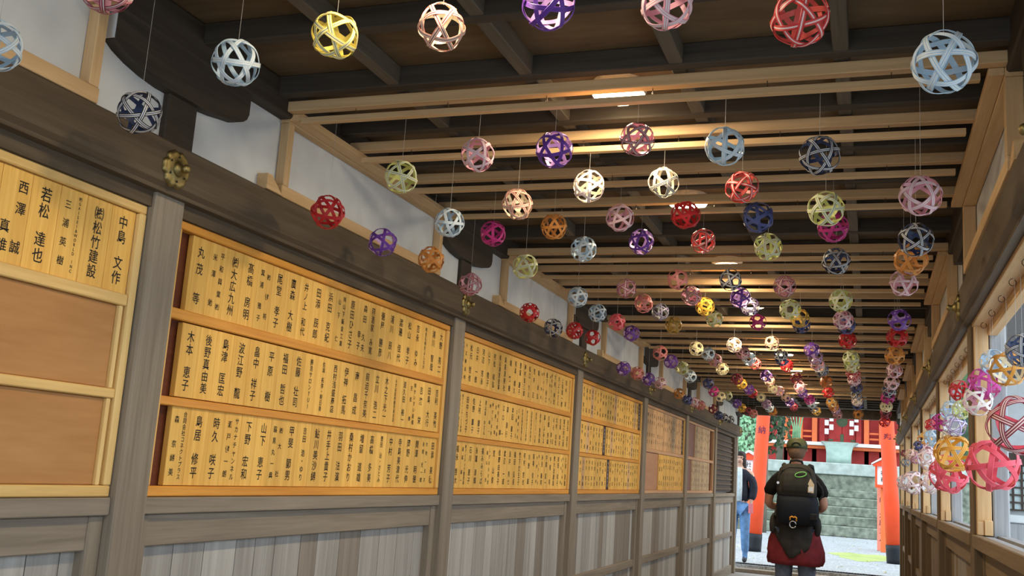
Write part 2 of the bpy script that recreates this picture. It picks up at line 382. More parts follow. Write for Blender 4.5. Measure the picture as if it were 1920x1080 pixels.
# open windows of the right wall: window_<n>
for k in range(-1, 7):
    y0, y1 = P0+BAY*(k-1)+PW, P0+BAY*k
    n = k+2
    w = S(MB().box(.371, .405, y0+.001, y1-.001, 1.112, 1.163, bev=.003).build('window_%d' % n, M['rail_r']), 'open unglazed window of pine and grey wood, %s' % ('near the entrance' if k < 1 else '%s along the window wall' % ORD[k-1]), 'window')
    w['group'] = 'open windows'
    MB().box(.405, .44, y0+.001, y1-.001, 1.112, 1.160).build('sill_board', M['greybeam_y'], w)
    MB().box(.44, .46, y0+.006, y1-.032, 1.112, 1.148).build('sill_groove', M['darkwood'], w)
    MB().box(.46, .50, y0+.006, y1-.032, 1.112, 1.165).build('outer_sill', M['greybeam_y'], w)
    h = MB().box(.382, .44, y0+.001, y1-.001, 1.985, 2.03, bev=.002).build('header_board', M['pine_y'], w)
    for q in range(7):
        y = y0+.18+q*.29; hk = MB()
        hk.tube([(.414+.011*math.cos(a), y+.002*a, 1.972+.011*math.sin(a)) for a in [PI/2+j*PI/5 for j in range(10)]], .0014, 5)
        hk.build('hook', M['wire'], h)
    MB().box(.44, .475, y0+.006, y1-.032, 1.948, 2.03, bev=.002).build('outer_header', M['pine_y'], w)
    for ya in (y0+.001, y1-.037):
        MB().box(.388, .44, ya, ya+.036, 1.164, 1.985, bev=.002).build('upright', M['pine_z'], w)
    for ya in (y0+.038, y1-.062):
        MB().box(.386, .41, ya, ya+.024, 1.164, 1.215, bev=.002).build('foot_block', M['pine_z'], w)
    MB().box(.411, .44, y1-.07, y1-.0385, 1.164, 1.222, bev=.002).build('foot_block', M['pine_z'], w)
# outer grey posts that carry the eave outside
for k in range(-1, 7):
    y0 = P0+BAY*k
    tag(MB().box(.445, .505, y0-.03, y0+.13, 0, 2.5, bev=.005).build('pillar', M['grey_post']), 'weathered grey outer post %s' % ('near the entrance' if k < 0 else 'just outside the %s open window' % ORD[k]), 'post', 'grey outer posts', 'structure')
S(MB().box(.52, .80, Y_NEAR, Y_END+.5, 2.52, 2.56).build('roof', M['eave']), 'dark eave boards outside the windows', 'roof')
S(MB().box(-2.6, -2.03, Y_NEAR, Y_END+.5, 2.52, 2.56).build('roof', M['eave']), 'dark eave boards behind the name board wall', 'roof')

# slatted window in the last bay of the left wall
y0, y1 = P0+BAY*5+PW, P0+BAY*6
sw = S(MB().box(-1.945, -1.94, y0+.02, y1-.02, 1.17, 1.95).build('window_9', M['darkwood']), 'dark slatted window at the far end of the name board wall', 'window')
for k in range(11): MB().box(-1.94, -1.925, y0+.03, y1-.26, 1.20+k*.066, 1.222+k*.066).build('slat', M['beam'], sw)
MB().box(-1.938, -1.91, y0+.001, y0+.03, 1.155, 1.955).build('jamb', M['beam'], sw)
MB().box(-1.938, -1.90, y1-.24, y1-.001, 1.155, 1.955).build('jamb', M['beam'], sw)

# far opening: lintel, threshold
S(MB().box(-1.99, .50, 15.50, 15.62, 2.335, 2.466, bev=.004).build('lintel', M['beam']), 'dark lintel across the far opening', 'lintel')
S(MB().box(-2.0, .52, Y_END+.02, 15.86, 0.0005, .055, bev=.006).build('threshold', M['rail']), 'brown timber threshold at the far opening', 'threshold')
tag(MB().tube([(-1.65, 15.48, 2.41), (-1.65, 15.48, 2.462), (.42, 15.48, 2.48)], .006, 6).build('conduit_cord', M['lampbase']), 'thin pale conduit along the lintel of the far opening', 'conduit')

# ------------------------------------------------------------------ round ceiling lights
n = 0
for i in range(-1, 11):
    y = 2.93+1.3*i
    # keep the lamps between the cross beams
    lab = 'round warm ceiling light over the entrance' if i < 0 else 'round warm ceiling light, %s along the corridor ceiling' % ORD[i]
    L = empty('ceiling_light', (-.76, y, 2.532), lab, 'ceiling light', 'round ceiling lights')
    MB().lathe([(.075,0),(.085,-.0005),(.09,-.025),(.085,-.040)], n=32).build('lamp_base', M['lampbase'], L, False)
    MB().lathe([(.08,-.0405),(.08,-.046),(.068,-.052),(.025,-.055)], n=32).build('lamp_diffuser', M['lampwhite'], L, True)
    ld = bpy.data.lights.new('lamp', 'AREA'); ld.shape = 'DISK'; ld.size = .15; ld.energy = 5.2; ld.color = (1.0, .80, .54); ld.spread = PI
    lo = bpy.data.objects.new('lamp', ld); C.objects.link(lo); lo.location = (0, 0, -.058); lo.parent = L

# ------------------------------------------------------------------ hanging lattice frames (pine), one per bay
frame_word = {-1: 'nearest overhead', 0: 'first', 1: 'second', 2: 'third', 3: 'fourth', 4: 'farthest'}
LATH_DY = (0.0, .43, .84, 1.26)
def bar_y(k, i): return 2.75+BAY*k+LATH_DY[i]
hook_me = None
def hook_mesh():
    m = MB(); m.tube([(0, 0, .002), (0, 0, -.006)]+[(0, .008*math.sin(a), -.014+.008*math.cos(a)) for a in [j*PI/4 for j in range(7)]], .0013, 5)
    return m.mesh('hook', [M['wire']], True)
hook_me = hook_mesh()
for k in range(-1, 5):
    ya, yb = 2.768+BAY*k, 4.06+BAY*k
    root = empty('hanging_lattice_frame', (-.76, ya, 2.15), 'pale pine lattice frame spanning the corridor under the ceiling, %s one' % frame_word[k], 'lattice frame', 'pine lattice frames')
    def P(mb, name, mat): 
        o = mb.build(name, mat, root); o.location = (.76, -ya, -2.15); return o
    for (xa, xb) in ((-1.895, -1.86), (.331, .376)):
        for yy in (ya, yb): P(MB().box(xa, xb, yy, yy+.034, 2.186, 2.4045, bev=.002), 'upright', M['pine_z'])
        P(MB().box(xa, xb, ya-.004, yb+.038, 2.405, 2.4305, bev=.002), 'top_rail', M['pine_y'])
        le = (xb+.0005, xb+.055) if xa < 0 else (xa-.040, xa-.0005)
        P(MB().box(le[0], le[1], ya-.004, yb+.038, 2.4095, 2.4305, bev=.002), 'ledger', M['pine_y'])
        P(MB().box(xa, xb, ya-.004, yb+.038, 2.1445, 2.1855, bev=.002), 'bottom_rail', M['pine_y'])
        wx = xa if xa < 0 else xa+.005
        P(MB().prism([(ya-.10, 2.1445), (ya-.006, 2.1445), (ya-.075, 2.196), (ya-.10, 2.196)], 0, wx, wx+.04), 'wedge', M['pine_y'])
    for i in range(4):
        y = bar_y(k, i)
        P(MB().box(-1.895, .376, y-.018, y+.018, 2.431, 2.4655, bev=.002), 'cross_bar', M['pine_x'])
        lab = 'thin pale hanging lath, %s under the %s lattice frame' % (ORD[i], frame_word[k])
        la = tag(MB().box(-1.80, .27, y-.013, y+.013, 2.388, 2.408, bev=.0015).build('hanging_lath', M['pine_x']), lab, 'lath', 'thin hanging laths')
        for q in range(6):
            h = link('hook', hook_me, root, (-1.60+q*.33+.76, y-ya, 2.43-2.15))

# ------------------------------------------------------------------ woven cord balls
COL = dict(wh=(.76,.76,.73), ice=(.42,.56,.68), nv=(.035,.055,.14), bk=(.02,.022,.03), pk=(.68,.34,.41), pp=(.90,.66,.62), r=(.52,.02,.025), co=(.66,.12,.10),
           bg=(.24,.03,.05), cr=(.92,.83,.62), li=(.60,.62,.22), ol=(.28,.32,.12), ye=(.78,.64,.13), or_=(.58,.24,.05), am=(.80,.42,.05), ma=(.46,.03,.20), vi=(.13,.04,.32),
           ll=(.62,.42,.70), ro=(.50,.16,.20), sa=(.68,.25,.20), mv=(.36,.22,.32), pr=(.75,.10,.14), hp=(.62,.10,.42), pe=(.88,.56,.30), gd=(.66,.42,.08), bl=(.08,.10,.30))
STY = dict(  # five strands, back colour, words
 W=(('ice','wh','ice','wh','ice'),'ice','pale blue and white striped'), K=(('bk','wh','nv','wh','bk'),'nv','navy and white striped'), P=(('pk','wh','pk','wh','pk'),'pk','pink and white striped'),
 P2=(('pp','wh','pp','wh','pp'),'cr','peach cream'), R=(('r','r','r','r','r'),'r','plain red'), RW=(('r','co','wh','co','r'),'co','red with fine white stripes'),
 T=(('sa','cr','bg','cr','sa'),'cr','cream, red and dark striped'), S=(('bg','pk','bg','wh','bg'),'pk','burgundy and pink striped'), G=(('li','wh','ol','wh','li'),'li','pale green striped'),
 Y=(('ye','cr','ol','cr','ye'),'ye','yellow striped'), Y2=(('cr','ye','cr','ye','cr'),'cr','cream yellow'), O=(('or_',)*5,'or_','plain brown-orange'), A=(('am',)*5,'ye','golden amber'),
 C=(('ma',)*5,'ma','plain crimson-magenta'), V=(('vi',)*5,'ll','violet'), N=(('bl','nv','bl','nv','bl'),'nv','plain navy'), D=(('sa','ro','sa','ro','sa'),'sa','dusty rose'),
 M=(('mv','ll','mv','ll','mv'),'mv','greyish mauve'), B=(('bg',)*5,'bg','dark burgundy'), KW=(('cr','nv','cr','nv','cr'),'cr','cream and navy striped'), VW=(('vi','wh','ll','wh','vi'),'wh','violet and white'),
 NW=(('nv','ll','nv','wh','nv'),'wh','navy and lilac'), DR=(('pr','ro','pr','ro','pr'),'pr','rosy red'), OK=(('gd','bk','gd','bk','gd'),'gd','gold and black'), OB=(('am','or_','am','or_','am'),'am','big yellow-orange'),
 PB=(('pr',)*5,'pr','big coral-pink'), SB=(('bg','pp','bg','pp','bg'),'pr','big burgundy and pink striped'), CM=(('ma','hp','ma','hp','ma'),'hp','magenta'), PW=(('wh','pp','wh','wh','wh'),'pk','white and pale pink'),
 OW=(('or_','am','or_','am','or_'),'cr','orange'), PX=(('pk','wh','pp','wh','pk'),'wh','big pink and white'), BR=(('or_','bg','or_','bg','or_'),'or_','brown'))
for key, c in COL.items(): M['cord_'+key] = plain('cord_'+key, c, .42, spec=.45, var=.10, scale=300)
# six great circles of an icosidodecahedron, woven over and under
ph = (1+5**.5)/2
AX = [Vector(a).normalized() for a in ((0,1,ph),(0,1,-ph),(1,ph,0),(1,-ph,0),(ph,0,1),(-ph,0,1))]
def basis(i):
    n = AX[i]; p = n.cross(AX[(i+1) % 6]).normalized(); return n, p, n.cross(p)
def crossing_angle(i, j):
    n, p, q = basis(i); d = n.cross(AX[j]).normalized(); return math.atan2(d.dot(q), d.dot(p))
SG = None
for bits in range(64):
    s = [1 if bits >> t & 1 else -1 for t in range(6)]; ok = True
    for i in range(6):
        for j in range(i+1, 6):
            d = AX[i].cross(AX[j]).normalized()
            vals = []
            for c in (i, j):
                n, p, q = basis(c); a = math.atan2(d.dot(q), d.dot(p)); a0 = crossing_angle(c, (c+1) % 6)
                vals.append(s[c]*math.cos(5*(a-a0)))
            if vals[0]*vals[1] > 0: ok = False
    if ok: SG = s; break
if SG is None: SG = [1,-1,1,-1,1,-1]
def band(mb, i, nseg, fine, idx, back, width=.165, amp=.028):
    n, p, q = basis(i); a0 = crossing_angle(i, (i+1) % 6); rows = []
    offs = []                                    # cross section: (offset, radial, strand)
    sw_ = width/5
    if fine:
        for s in range(5):
            c = (s-2)*sw_
            offs += [(c-sw_*.5, 0.0), (c-sw_*.25, .012), (c+sw_*.25, .012)]
        offs.append((width/2, 0.0)); strands = [s for s in range(5) for _ in range(3)]
    else:
        offs = [((s-2.5)*sw_, .006) for s in range(6)]; strands = list(range(5))
    m = len(offs); vs = []; fs = []; mi = []
    for k in range(nseg):
        a = 2*PI*k/nseg; d = p*math.cos(a)+q*math.sin(a)
        r = 1.0+amp*SG[i]*math.cos(5*(a-a0))-.035
        for o, h in offs: vs.append(d*(r+h)+n*o)
        vs.append(d*(r-.012)+n*(width/2)); vs.append(d*(r-.012)-n*(width/2))
    w = m+2
    for k in range(nseg):
        a, b2 = k*w, ((k+1) % nseg)*w
        for j in range(m-1): fs.append((a+j, a+j+1, b2+j+1, b2+j)); mi.append(idx[strands[j]])
        fs.append((a+m-1, a+m, b2+m, b2+m-1)); mi.append(idx[4])
        fs.append((a+m, a+m+1, b2+m+1, b2+m)); mi.append(back)
        fs.append((a+m+1, a, b2, b2+m+1)); mi.append(idx[0])
    o = len(mb.v); mb.v += [tuple(v) for v in vs]; mb.f += [tuple(x+o for x in f) for f in fs]; mb.mi += mi
MESH = {}
def ball_mats(st):
    names = []
    for c in list(STY[st][0])+[STY[st][1]]:
        if c not in names: names.append(c)
    return [M['cord_'+c] for c in names], [names.index(c) for c in STY[st][0]], names.index(STY[st][1])
def ball_bands(st, wide=False):
    key = (st, 'bands', wide)
    if key not in MESH:
        mats, idx, bk = ball_mats(st); out = []
        for i in range(6):
            mb = MB(); band(mb, i, 80, True, idx, bk, width=.20 if wide else .195); out.append(mb.mesh('woven_band', mats, False))
        MESH[key] = out
    return MESH[key]
def ball_far(st):
    key = (st, 'far')
    if key not in MESH:
        mats, idx, bk = ball_mats(st); mb = MB()
        for i in range(6): band(mb, i, 40, False, idx, bk, width=.215)
        MESH[key] = mb.mesh('woven_weave', mats, False)
    return MESH[key]
rb = random.Random(11)
BALLS = []
def ball(p, R, st, label, near, top, group, wide=False):
    root = empty('hanging_cord_ball', p, label, 'ball', group)
    rot = Quaternion((rb.uniform(-1,1), rb.uniform(-1,1), rb.uniform(-1,1), rb.uniform(-1,1))).normalized().to_euler()
    sq = (R*rb.uniform(.96,1.03), R*rb.uniform(.96,1.03), R*rb.uniform(.95,1.04))
    if near:
        for me in ball_bands(st, wide):
            o = link('woven_band', me, root); o.scale = sq
            o.rotation_euler = (Quaternion((1, rb.gauss(0,.035), rb.gauss(0,.035), rb.gauss(0,.035))).normalized() @ rot.to_quaternion()).to_euler()
    else:
        o = link('woven_weave', ball_far(st), root); o.rotation_euler = rot; o.scale = sq
    if top - p.z > R:
        MB().tube([(0, 0, R*.97), (0, 0, top-p.z)], .0005 if near else .0007, 4).build('hanging_thread', M['thread'], root)
    BALLS.append(root)
    return root
XS = [.12-.2585*j for j in range(8)]
ZS = [2.085,2.185,2.245,2.28,2.275,2.24,2.185,2.09]
ROWS = {  # (frame, lath): eight balls from the window side; None = none seen; tuple = pixel of the ball in the photograph
 (-1,3): [((1770,117),'W'),((1500,33),'RW'),((1252,4),'P'),((1030,8),'V'),((826,50),'T'),((630,68),'Y'),((441,117),'W'),((262,211),'K')],
 (0,0): [((1727,367),'P'),((1537,292),'K'),((1358,275),'W'),((1194,262),'S'),((1039,281),'V'),((894,290),'P'),((752,332),'G'),((614,398),'R')],
 (0,1): [((1716,450),'K'),((1548,392),'G'),((1391,351),'RW'),((1244,342),'KW'),((1104,350),'P2'),((970,383),'T'),((843,418),'W'),((716,454),'V')],
 (0,2): [((1707,487),'O'),((1562,426),'C'),((1421,407),'N'),((1286,403),'R'),((1162,408),'P'),((1039,425),'O'),((925,438),'C'),((809,487),'O')],
 (0,3): [((1694,531),'P'),((1567,490),'K'),((1440,463),'G'),((1319,452),'RW'),((1202,453),'V'),((1093,467),'W'),((985,500),'G'),((881,533),'S')],
 (1,0): [((1686,600),'V'),((1577,563),'G'),((1471,537),'S'),((1369,525),'K'),((1271,524),'D'),((1175,541),'S'),((1083,557),'W'),((993,586),'R')],
 (1,1): [((1683,632),'R'),((1581,600),'P'),((1482,580),'G'),((1388,558),'V'),((1296,555),'S'),((1207,569),'D'),((1120,587),'W'),((1037,615),'K')],
 (1,2): [((1677,667),'O'),((1587,610),'N'),((1500,597),'OK'),((1406,575),'VW'),((1321,575),'A'),((1238,585),'NW'),((1157,604),'DR'),((1077,620),'R')],
 (1,3): [None,((1589,638),'R'),((1503,608),'N'),((1421,604),'C'),((1340,598),'G'),((1263,610),'OK'),((1184,625),'V'),((1111,633),'R')],
 (2,0): [((1677,695),'P'),((1596,672),'G'),((1522,656),'V'),((1447,643),'T'),((1376,647),'P2'),((1306,654),'Y2'),((1238,662),'D'),((1169,691),'V')],
 (2,1): [((1672,718),'P'),((1598,685),'G'),((1529,670),'M'),((1463,667),'K'),((1393,662),'S'),((1327,663),'W'),((1258,678),'V'),((1195,700),'D')],
 (2,2): [((1667,733),'K'),((1600,701),'RW'),((1533,683),'P'),((1467,673),'N'),((1404,673),'W'),((1341,675),'S'),((1279,690),'G'),((1216,711),'V')],
 (2,3): [((1664,745),'C'),((1602,712),'P'),((1541,693),'K'),((1476,686),'R'),((1415,682),'RW'),((1354,692),'Y2'),((1294,706),'W'),((1238,718),'P')],
 (3,0): [((1662,762),'Y2'),((1606,727),'N'),((1549,716),'BR'),((1493,709),'B'),((1437,705),'V'),((1381,711),'B'),((1328,719),'N'),((1273,738),'O')],
 (3,1): [((1660,775),'B'),((1606,741),'K'),((1553,736),'R'),((1500,726),'P'),((1443,714),'T'),((1391,720),'A'),((1338,734),'C'),((1289,750),'N')],
 (3,2): [((1659,791),'R'),((1607,752),'P2'),((1559,755),'OW'),((1505,737),'V'),((1449,728),'Y2'),((1404,730),'V'),((1351,744),'Y2'),((1302,754),'P')],
 (3,3): [None,((1608,759),'N'),((1563,762),'BR'),((1518,749),'CM'),((1460,733),'P'),((1411,737),'R'),((1364,742),'G'),((1313,760),'D')],
 (4,0): [None,((1609,777),'O'),((1567,769),'M'),((1522,757),'W'),((1473,744),'T'),((1427,745),'Y2'),((1382,757),'V'),((1337,767),'B')],
 (4,1): [None,None,((1571,778),'S'),((1526,765),'K'),((1480,754),'V'),((1437,758),'M'),((1391,765),'A'),((1347,779),'N')],
 (4,2): [None,None,None,((1531,771),'OK'),((1488,763),'B'),((1443,765),'W'),((1402,772),'B'),((1358,783),'K')],
 (4,3): [None,None,None,None,None,((1449,772),'O'),((1413,776),'D'),((1370,787),'K')],
}
lathw = {-1: 'nearest overhead'}
used = {}
for (k, i), row in ROWS.items():
    Y = bar_y(k, i)
    near = (k <= 0)
    for j, it in enumerate(row):
        if it is None: continue
        (u, v), st = it
        p = at_y(u, v, Y)
        side = '%s from the windows' % ORD[j]
        if k == -1: lab = '%s ball in nearest overhead row, %s' % (STY[st][2], side)
        else: lab = '%s ball, %s from windows on %s lath of %s lattice' % (STY[st][2], ORD[j], ORD[i], frame_word[k])
        p = p+Vector((rb.uniform(-.002,.002), rb.uniform(-.004,.004), 0))
        ball(p, .054*rb.uniform(.97,1.04), st, lab, near, 2.3875, 'woven balls under the lattice frames')
for (u, v), st, lab in (((200,-28),'S','burgundy and pink striped ball cut by the top edge near the plaster'), ((-8,85),'W','pale blue and white ball cut by the picture edge above the nearest board')):
    ball(at_y(u, v, bar_y(-1, 2)+.0), .054, st, lab, True, 2.3875, 'woven balls under the lattice frames')
# balls hung in the open windows
WB = [ (1,(1862,679),50,'W'),(1,(1889,692),68,'OW'),(1,(1917,657),64,'K'),(1,(1845,720),62,'CM'),(1,(1833,752),56,'PW'),(1,(1909,797),112,'SB'),(1,(1862,872),102,'PB'),
 (2,(1783,771),40,'W'),(2,(1803,768),38,'G'),(2,(1800,733),42,'R'),(2,(1765,792),36,'C'),(2,(1790,797),44,'VW'),(2,(1777,818),28,'KW'),(2,(1789,850),74,'OB'),(2,(1779,889),74,'PB'),
 (3,(1745,797),24,'R'),(3,(1749,822),34,'W'),(3,(1734,824),28,'OW'),(3,(1723,836),22,'N'),(3,(1737,843),28,'P'),(3,(1742,862),42,'PX'),(3,(1746,904),44,'PX'),
 (4,(1707,852),22,'T'),(4,(1716,858),24,'S'),(4,(1713,905),44,'PX'), (5,(1695,850),14,'B'),(5,(1698,867),18,'K'),(5,(1696,905),30,'PX')]
seen = {}
for w, (u, v), d, st in WB:
    X = .418
    ylo, yhi = P0+BAY*(w-1)+PW+.08, P0+BAY*w-.13
    p = at_x(u, v, X)
    if p.y > yhi: p = at_x(u, v, X*yhi/p.y)
    dep = (p-Vector((0,0,CAM_H))).dot(FW); R = d*dep/F_PX/2
    key = (w, st); seen[key] = seen.get(key, 0)+1
    pos = '' if seen[key] == 1 else ', the lower one'
    if (w, st) == (3, 'PX') and seen[key] == 1: pos = ', the upper one'
    lab = '%s cord ball hanging in the %s open window%s' % (STY[st][2], ORD[w-1], pos)
    ball(p, R*.98, st, lab, w <= 2, 1.9845, 'woven balls in the open windows', wide=(R > .075))

# ------------------------------------------------------------------ lettering
GLYPH = {}
def make_glyphs(chars):
    obs = []
    for ch in sorted(set(chars)):
        if ch in (' ', '\u3000'): continue
        cu = bpy.data.curves.new('glyph', 'FONT'); cu.body = ch; cu.align_x = 'CENTER'; cu.resolution_u = 2; cu.offset = .008
        o = bpy.data.objects.new('glyph', cu); C.objects.link(o); obs.append((ch, o, cu))
    bpy.context.view_layer.update(); dg = bpy.context.evaluated_depsgraph_get()
    for ch, o, cu in obs:
        me = bpy.data.meshes.new_from_object(o.evaluated_get(dg))
        cyoff = .38 if ord(ch) > 0x2000 else .34
        GLYPH[ch] = ([(v.co.x, v.co.y-cyoff) for v in me.vertices], [tuple(p.vertices) for p in me.polygons])
        bpy.data.meshes.remove(me)
    for ch, o, cu in obs: bpy.data.objects.remove(o); bpy.data.curves.remove(cu)
def column(mb, text, cx, ztop, zbot, size, squash=1.0, hx=0.0, max_pitch=None):
    """vertical writing in the local YZ plane (facing +X): text runs down from ztop to zbot"""
    units = [(c, .75 if c in ' \u3000' else 1.0) for c in text]
    tot = sum(u for _, u in units); pitch = (ztop-zbot)/max(tot, 1)
    if max_pitch: pitch = min(pitch, max_pitch)
    size = min(size, pitch*.98); z = ztop
    for c, u in units:
        zc = z-pitch*u/2; z -= pitch*u
        if c not in GLYPH: continue
        vs, fs = GLYPH[c]
        mb.add([(hx, cx+x*size*squash, zc+y*size) for x, y in vs], fs)

B0 = [('　　　真唯','西澤　誠'),('', '若松 達也'),('三浦英樹','㈱GAISEI&WORLD INC'),('','㈱松竹建設'),('','中島 文作')]
B1 = [
 ['丸茂　等','平和興業㈱/米澤 勉','㈱大広九州','髙橋 房明','㈱健将/箕浦 雅子','尾堂 孝子','廣森 大樹','井ノ上 和代','田添 辰郎','浜田 克紀','㈲山下鈑金工業/山下 仁','原田ひさ子','森田 久夫/　　　幸子','國酒家 み寛','徳屋 勝彦','浦川 辰八','渡邉 佳代','松山 孝子','吉永 ゆみ','㈲金石時計よしなが','浦川 智哉','大野 亮二'],
 ['木本 恵子','後野真由美','島津 匡宏','波江野 龍','畠中 祥子','平原　樹','福田 哲也','佐藤 壮司','勝浩サロンYUI','佐潟 拓弥・明日香','西村浅盛商店','伊神 拓馬','南　昌成','前迫千奈美','立川 浩二','木之下光一','みずほ証券鹿児島支店','道久田 裕一','㈲せいすい設備/吉松 博','吉濱　栄','田島 大行','吉利 英敏'],
 ['合同会社コネクトプラス/森 奈緒美','島居 修平','時久 咲子','サカナチャンネル/瀬戸健一朗','下野 宏和','山下 恵子','㈱大 社/脇黒丸一典','甲斐 節男','吉田 浩・ゆり','鮎川美沙緒','井手上貴子','羽田 法演','桑村かおり','増留 道雄','高橋 多美','豊田 治・さとみ','中村 芳子','寺島美津代','岡野 光伸','関澤 明徳','大地ーまさ/永尾 光一郎','田添 美穂']]
B2 = [
 ['小正醸造㈱/代表取締役 小正芳史','松元 哲也','臼井 一郎','河辺 芳永','山下 睦子','村松 和弘','松山満里金属','島高清掃社','堀　繁樹','有島 靖久','豊留 慶子','南村金三郎','坂口 りえ','荒井　正','堀　幸弘','㈱ハヤシ/林 美佐','植下 利之','鹿児島リース/中村 守','下村 康宏','川上ふさえ','上坂重一郎','田中 清','鹿児島市長田町有志一同'],
 ['㈱グリーンサービス薩摩/代表取締役 福山博昭','田中ちづ子','佐野 薫子','上村 節子','青山坂 わさん','南さつま市/南 誠一','㈱共立建設/宮原 聡','江口 一/　　　節','葛　清行','本田 節子','工藤製作所/工藤 正','有村自動車整備工場','南日本ガス工業㈱','指宿枕崎砂利組合','桜島フェリー食堂','田中 貴四郎','森 ふみよ','川畑 秀雄','山元 正/　　　清子','北村 友宏','吉留 幸夫','堀之内工業','西田 道夫'],
 ['福永 哲大','㈱アイテック鹿児島/高橋 誠一','石川 恵子','永瀧 清輝','福みみらば','しげまる食堂/福山 浩','荒　山俊','松岡由美子','渡辺 一成','浅井 秀七','福田 弘見','竹下文五子','有村 哲也','川野 誠','馬場 信子','㈱しろやま/中野 修','米良 義明','宇都 直一','中尾 亮','㈱大迫建設','前田 和子','㈲石田商会/石田 進','久保 茂樹']]
SUR = '田中 山本 松下 川上 福元 大山 小原 岩崎 前田 中村 吉田 西村 永田 有村 上野 岡田 池田 宮原 木下 浜田 石川 高橋 森山 竹内 谷口'.split()
GIV = '幸子 正一 和夫 博 恵子 清 明美 義男 勝 洋子 健太 智子 誠 文子 茂 由美 隆 京子 秀樹 進'.split()
rt_ = random.Random(5)
def gen(n): return ['%s %s' % (rt_.choice(SUR), rt_.choice(GIV)) for _ in range(n)]
chars = ''.join(''.join(a) for a in B0)+''.join(''.join(r) for r in B1+B2)+''.join(SUR)+''.join(GIV)+'納奉し内大願主人平成年度寄付者御芳名献・社務所'
make_glyphs(chars)

# ------------------------------------------------------------------ name boards and tablets
XF, XT = -1.914, -1.926
def name_board(k, label, y0, y1, shelves, frame_y, frame_z, back, gap_left=0.0, blanks=(), dividers=()):
    root = empty('name_board', (XF, y0, 1.155), label, 'name board', 'name boards on the wall')
    def P(mb, name, mat): o = mb.build(name, mat, root); o.location = (-XF, -y0, -1.155); return o
    P(MB().box(XF, -1.948, y0, y1, 1.931, 1.956, bev=.003), 'frame_rail', frame_y)
    P(MB().box(XF, -1.948, y0, y1, 1.1545, 1.184, bev=.003), 'frame_rail', frame_y)
    for a in (y0, y1-.026): P(MB().box(XF+.001, -1.948, a, a+.026, 1.1845, 1.9305, bev=.003), 'frame_stile', frame_z)
    for z0, z1 in shelves: P(MB().box(XF-.003, -1.948, y0+.0265, y1-.0265, z0, z1, bev=.003), 'shelf_rail', frame_y)
    P(MB().box(-1.9485, -1.9535, y0+.002, y1-.002, 1.156, 1.954), 'back_board', back)
    for (a, b_, z0, z1, mat) in blanks: P(MB().box(-1.930, -1.948, a, b_, z0, z1, bev=.003), 'blank_panel', mat)
    for (a, z0, z1) in dividers: P(MB().box(-1.920, -1.948, a, a+.014, z0, z1, bev=.002), 'divider', frame_z)
    return root
TM = {}
def tablet(y, w, z0, z1, text, mat, ink, label, sizef=.43, squash=.9):
    key = (round(w, 4), round(z1-z0, 3), mat.name)
    if key not in TM:
        h = (z1-z0)/2
        TM[key] = MB().box(-.019, 0, -w/2+.0006, w/2-.0006, -h, h, bev=.0012).mesh('name_tablet', [mat])
    o = link('name_tablet', TM[key], None, (XT, y+w/2, (z0+z1)/2))
    tag(o, label, 'name tablet', 'wooden name tablets')
    cols = text.split('/') if isinstance(text, str) else [text[1], text[0]]
    cols = [c for c in cols if c]
    if not cols: return o
    mb = MB(); h = (z1-z0)/2; s = w*sizef
    if len(cols) == 1:
        n = len(cols[0]); big = s if n < 7 else s*.72
        column(mb, cols[0], 0, h*.84, -h*.84, big, squash if n < 7 else .95, .0007)
    else:
        big = cols[1].startswith('　　')
        column(mb, cols[0], w*.22, h*.88, -h*.86, s*(.85 if big else .60), .95, .0007)
        column(mb, cols[1], -w*.20, h*.84, -h*.84, s*(.85 if big else .62), .95, .0007)
    mb.build('lettering', ink, o)
    return o
R3 = ((1.6985, 1.9295), (1.4430, 1.6625), (1.1855, 1.4165))
rowname = ('top', 'middle', 'bottom')
# board at the left edge: only its right part in view
y1 = P0-.004
name_board(0, 'pale-framed name board cut by the left edge, its lower two rows blank', .34, y1, ((1.666,1.698),(1.414,1.440)), M['pale_y'], M['pale_z'], M['backpanel'],
           blanks=[(.367, 2.1735-6*.0915-.001, 1.6985, 1.9305, M['tablet']), (.367, y1-.05, 1.4405, 1.6655, M['blank']), (.367, y1-.05, 1.1845, 1.4135, M['blank'])], dividers=[(y1-.05, 1.4405, 1.6655), (y1-.05, 1.1845, 1.4135)])
w = .0915; ys = 2.1735-5*w
ring = ['with two offset name columns','fourth from its right end','with small roman capitals','second from its right end','at its right end']
for j in range(5):
    tablet(ys+j*w, w, R3[0][0], R3[0][1], B0[j], M['tablet'], M['ink'], 'name tablet %s on the nearest board' % ring[j])
tablet(ys-w, w, R3[0][0], R3[0][1], '二', M['tablet'], M['ink'], 'name tablet cut by the left picture edge on the nearest board')
# the large board
ya, yb = P0+PW+.003+.02, P0+BAY-.032
def y_of(k): return P0+BAY*(k-1)+PW+.003, P0+BAY*k-.003
ya, yb = y_of(1); yb -= .012
name_board(1, 'large honey-framed name board with three full rows of tablets', ya, yb, ((1.666,1.698),(1.414,1.440)), M['honey_y'], M['honey_z'], M['backpanel'])
y0t = ya+.095; w = (yb-.028-y0t)/22
for r in range(3):
    for j in range(22):
        tablet(y0t+j*w, w, R3[r][0], R3[r][1], B1[r][j], M['tablet'], M['ink'], 'name tablet, %s from the left in the %s row of the large board' % (ORD[j], rowname[r]))
ya, yb = y_of(2); yb -= .012
name_board(2, 'honey-framed name board with three rows of narrow tablets, beyond the large board', ya, yb, ((1.666,1.698),(1.414,1.440)), M['honey_y'], M['honey_z'], M['backpanel'])
y0t = ya+.045; w = (yb-.028-y0t)/23
for r in range(3):
    for j in range(23):
        tablet(y0t+j*w, w, R3[r][0], R3[r][1], B2[r][j], M['tablet'], M['ink'], 'name tablet, %s from the left in the %s row of the third board' % (ORD[j], rowname[r]))
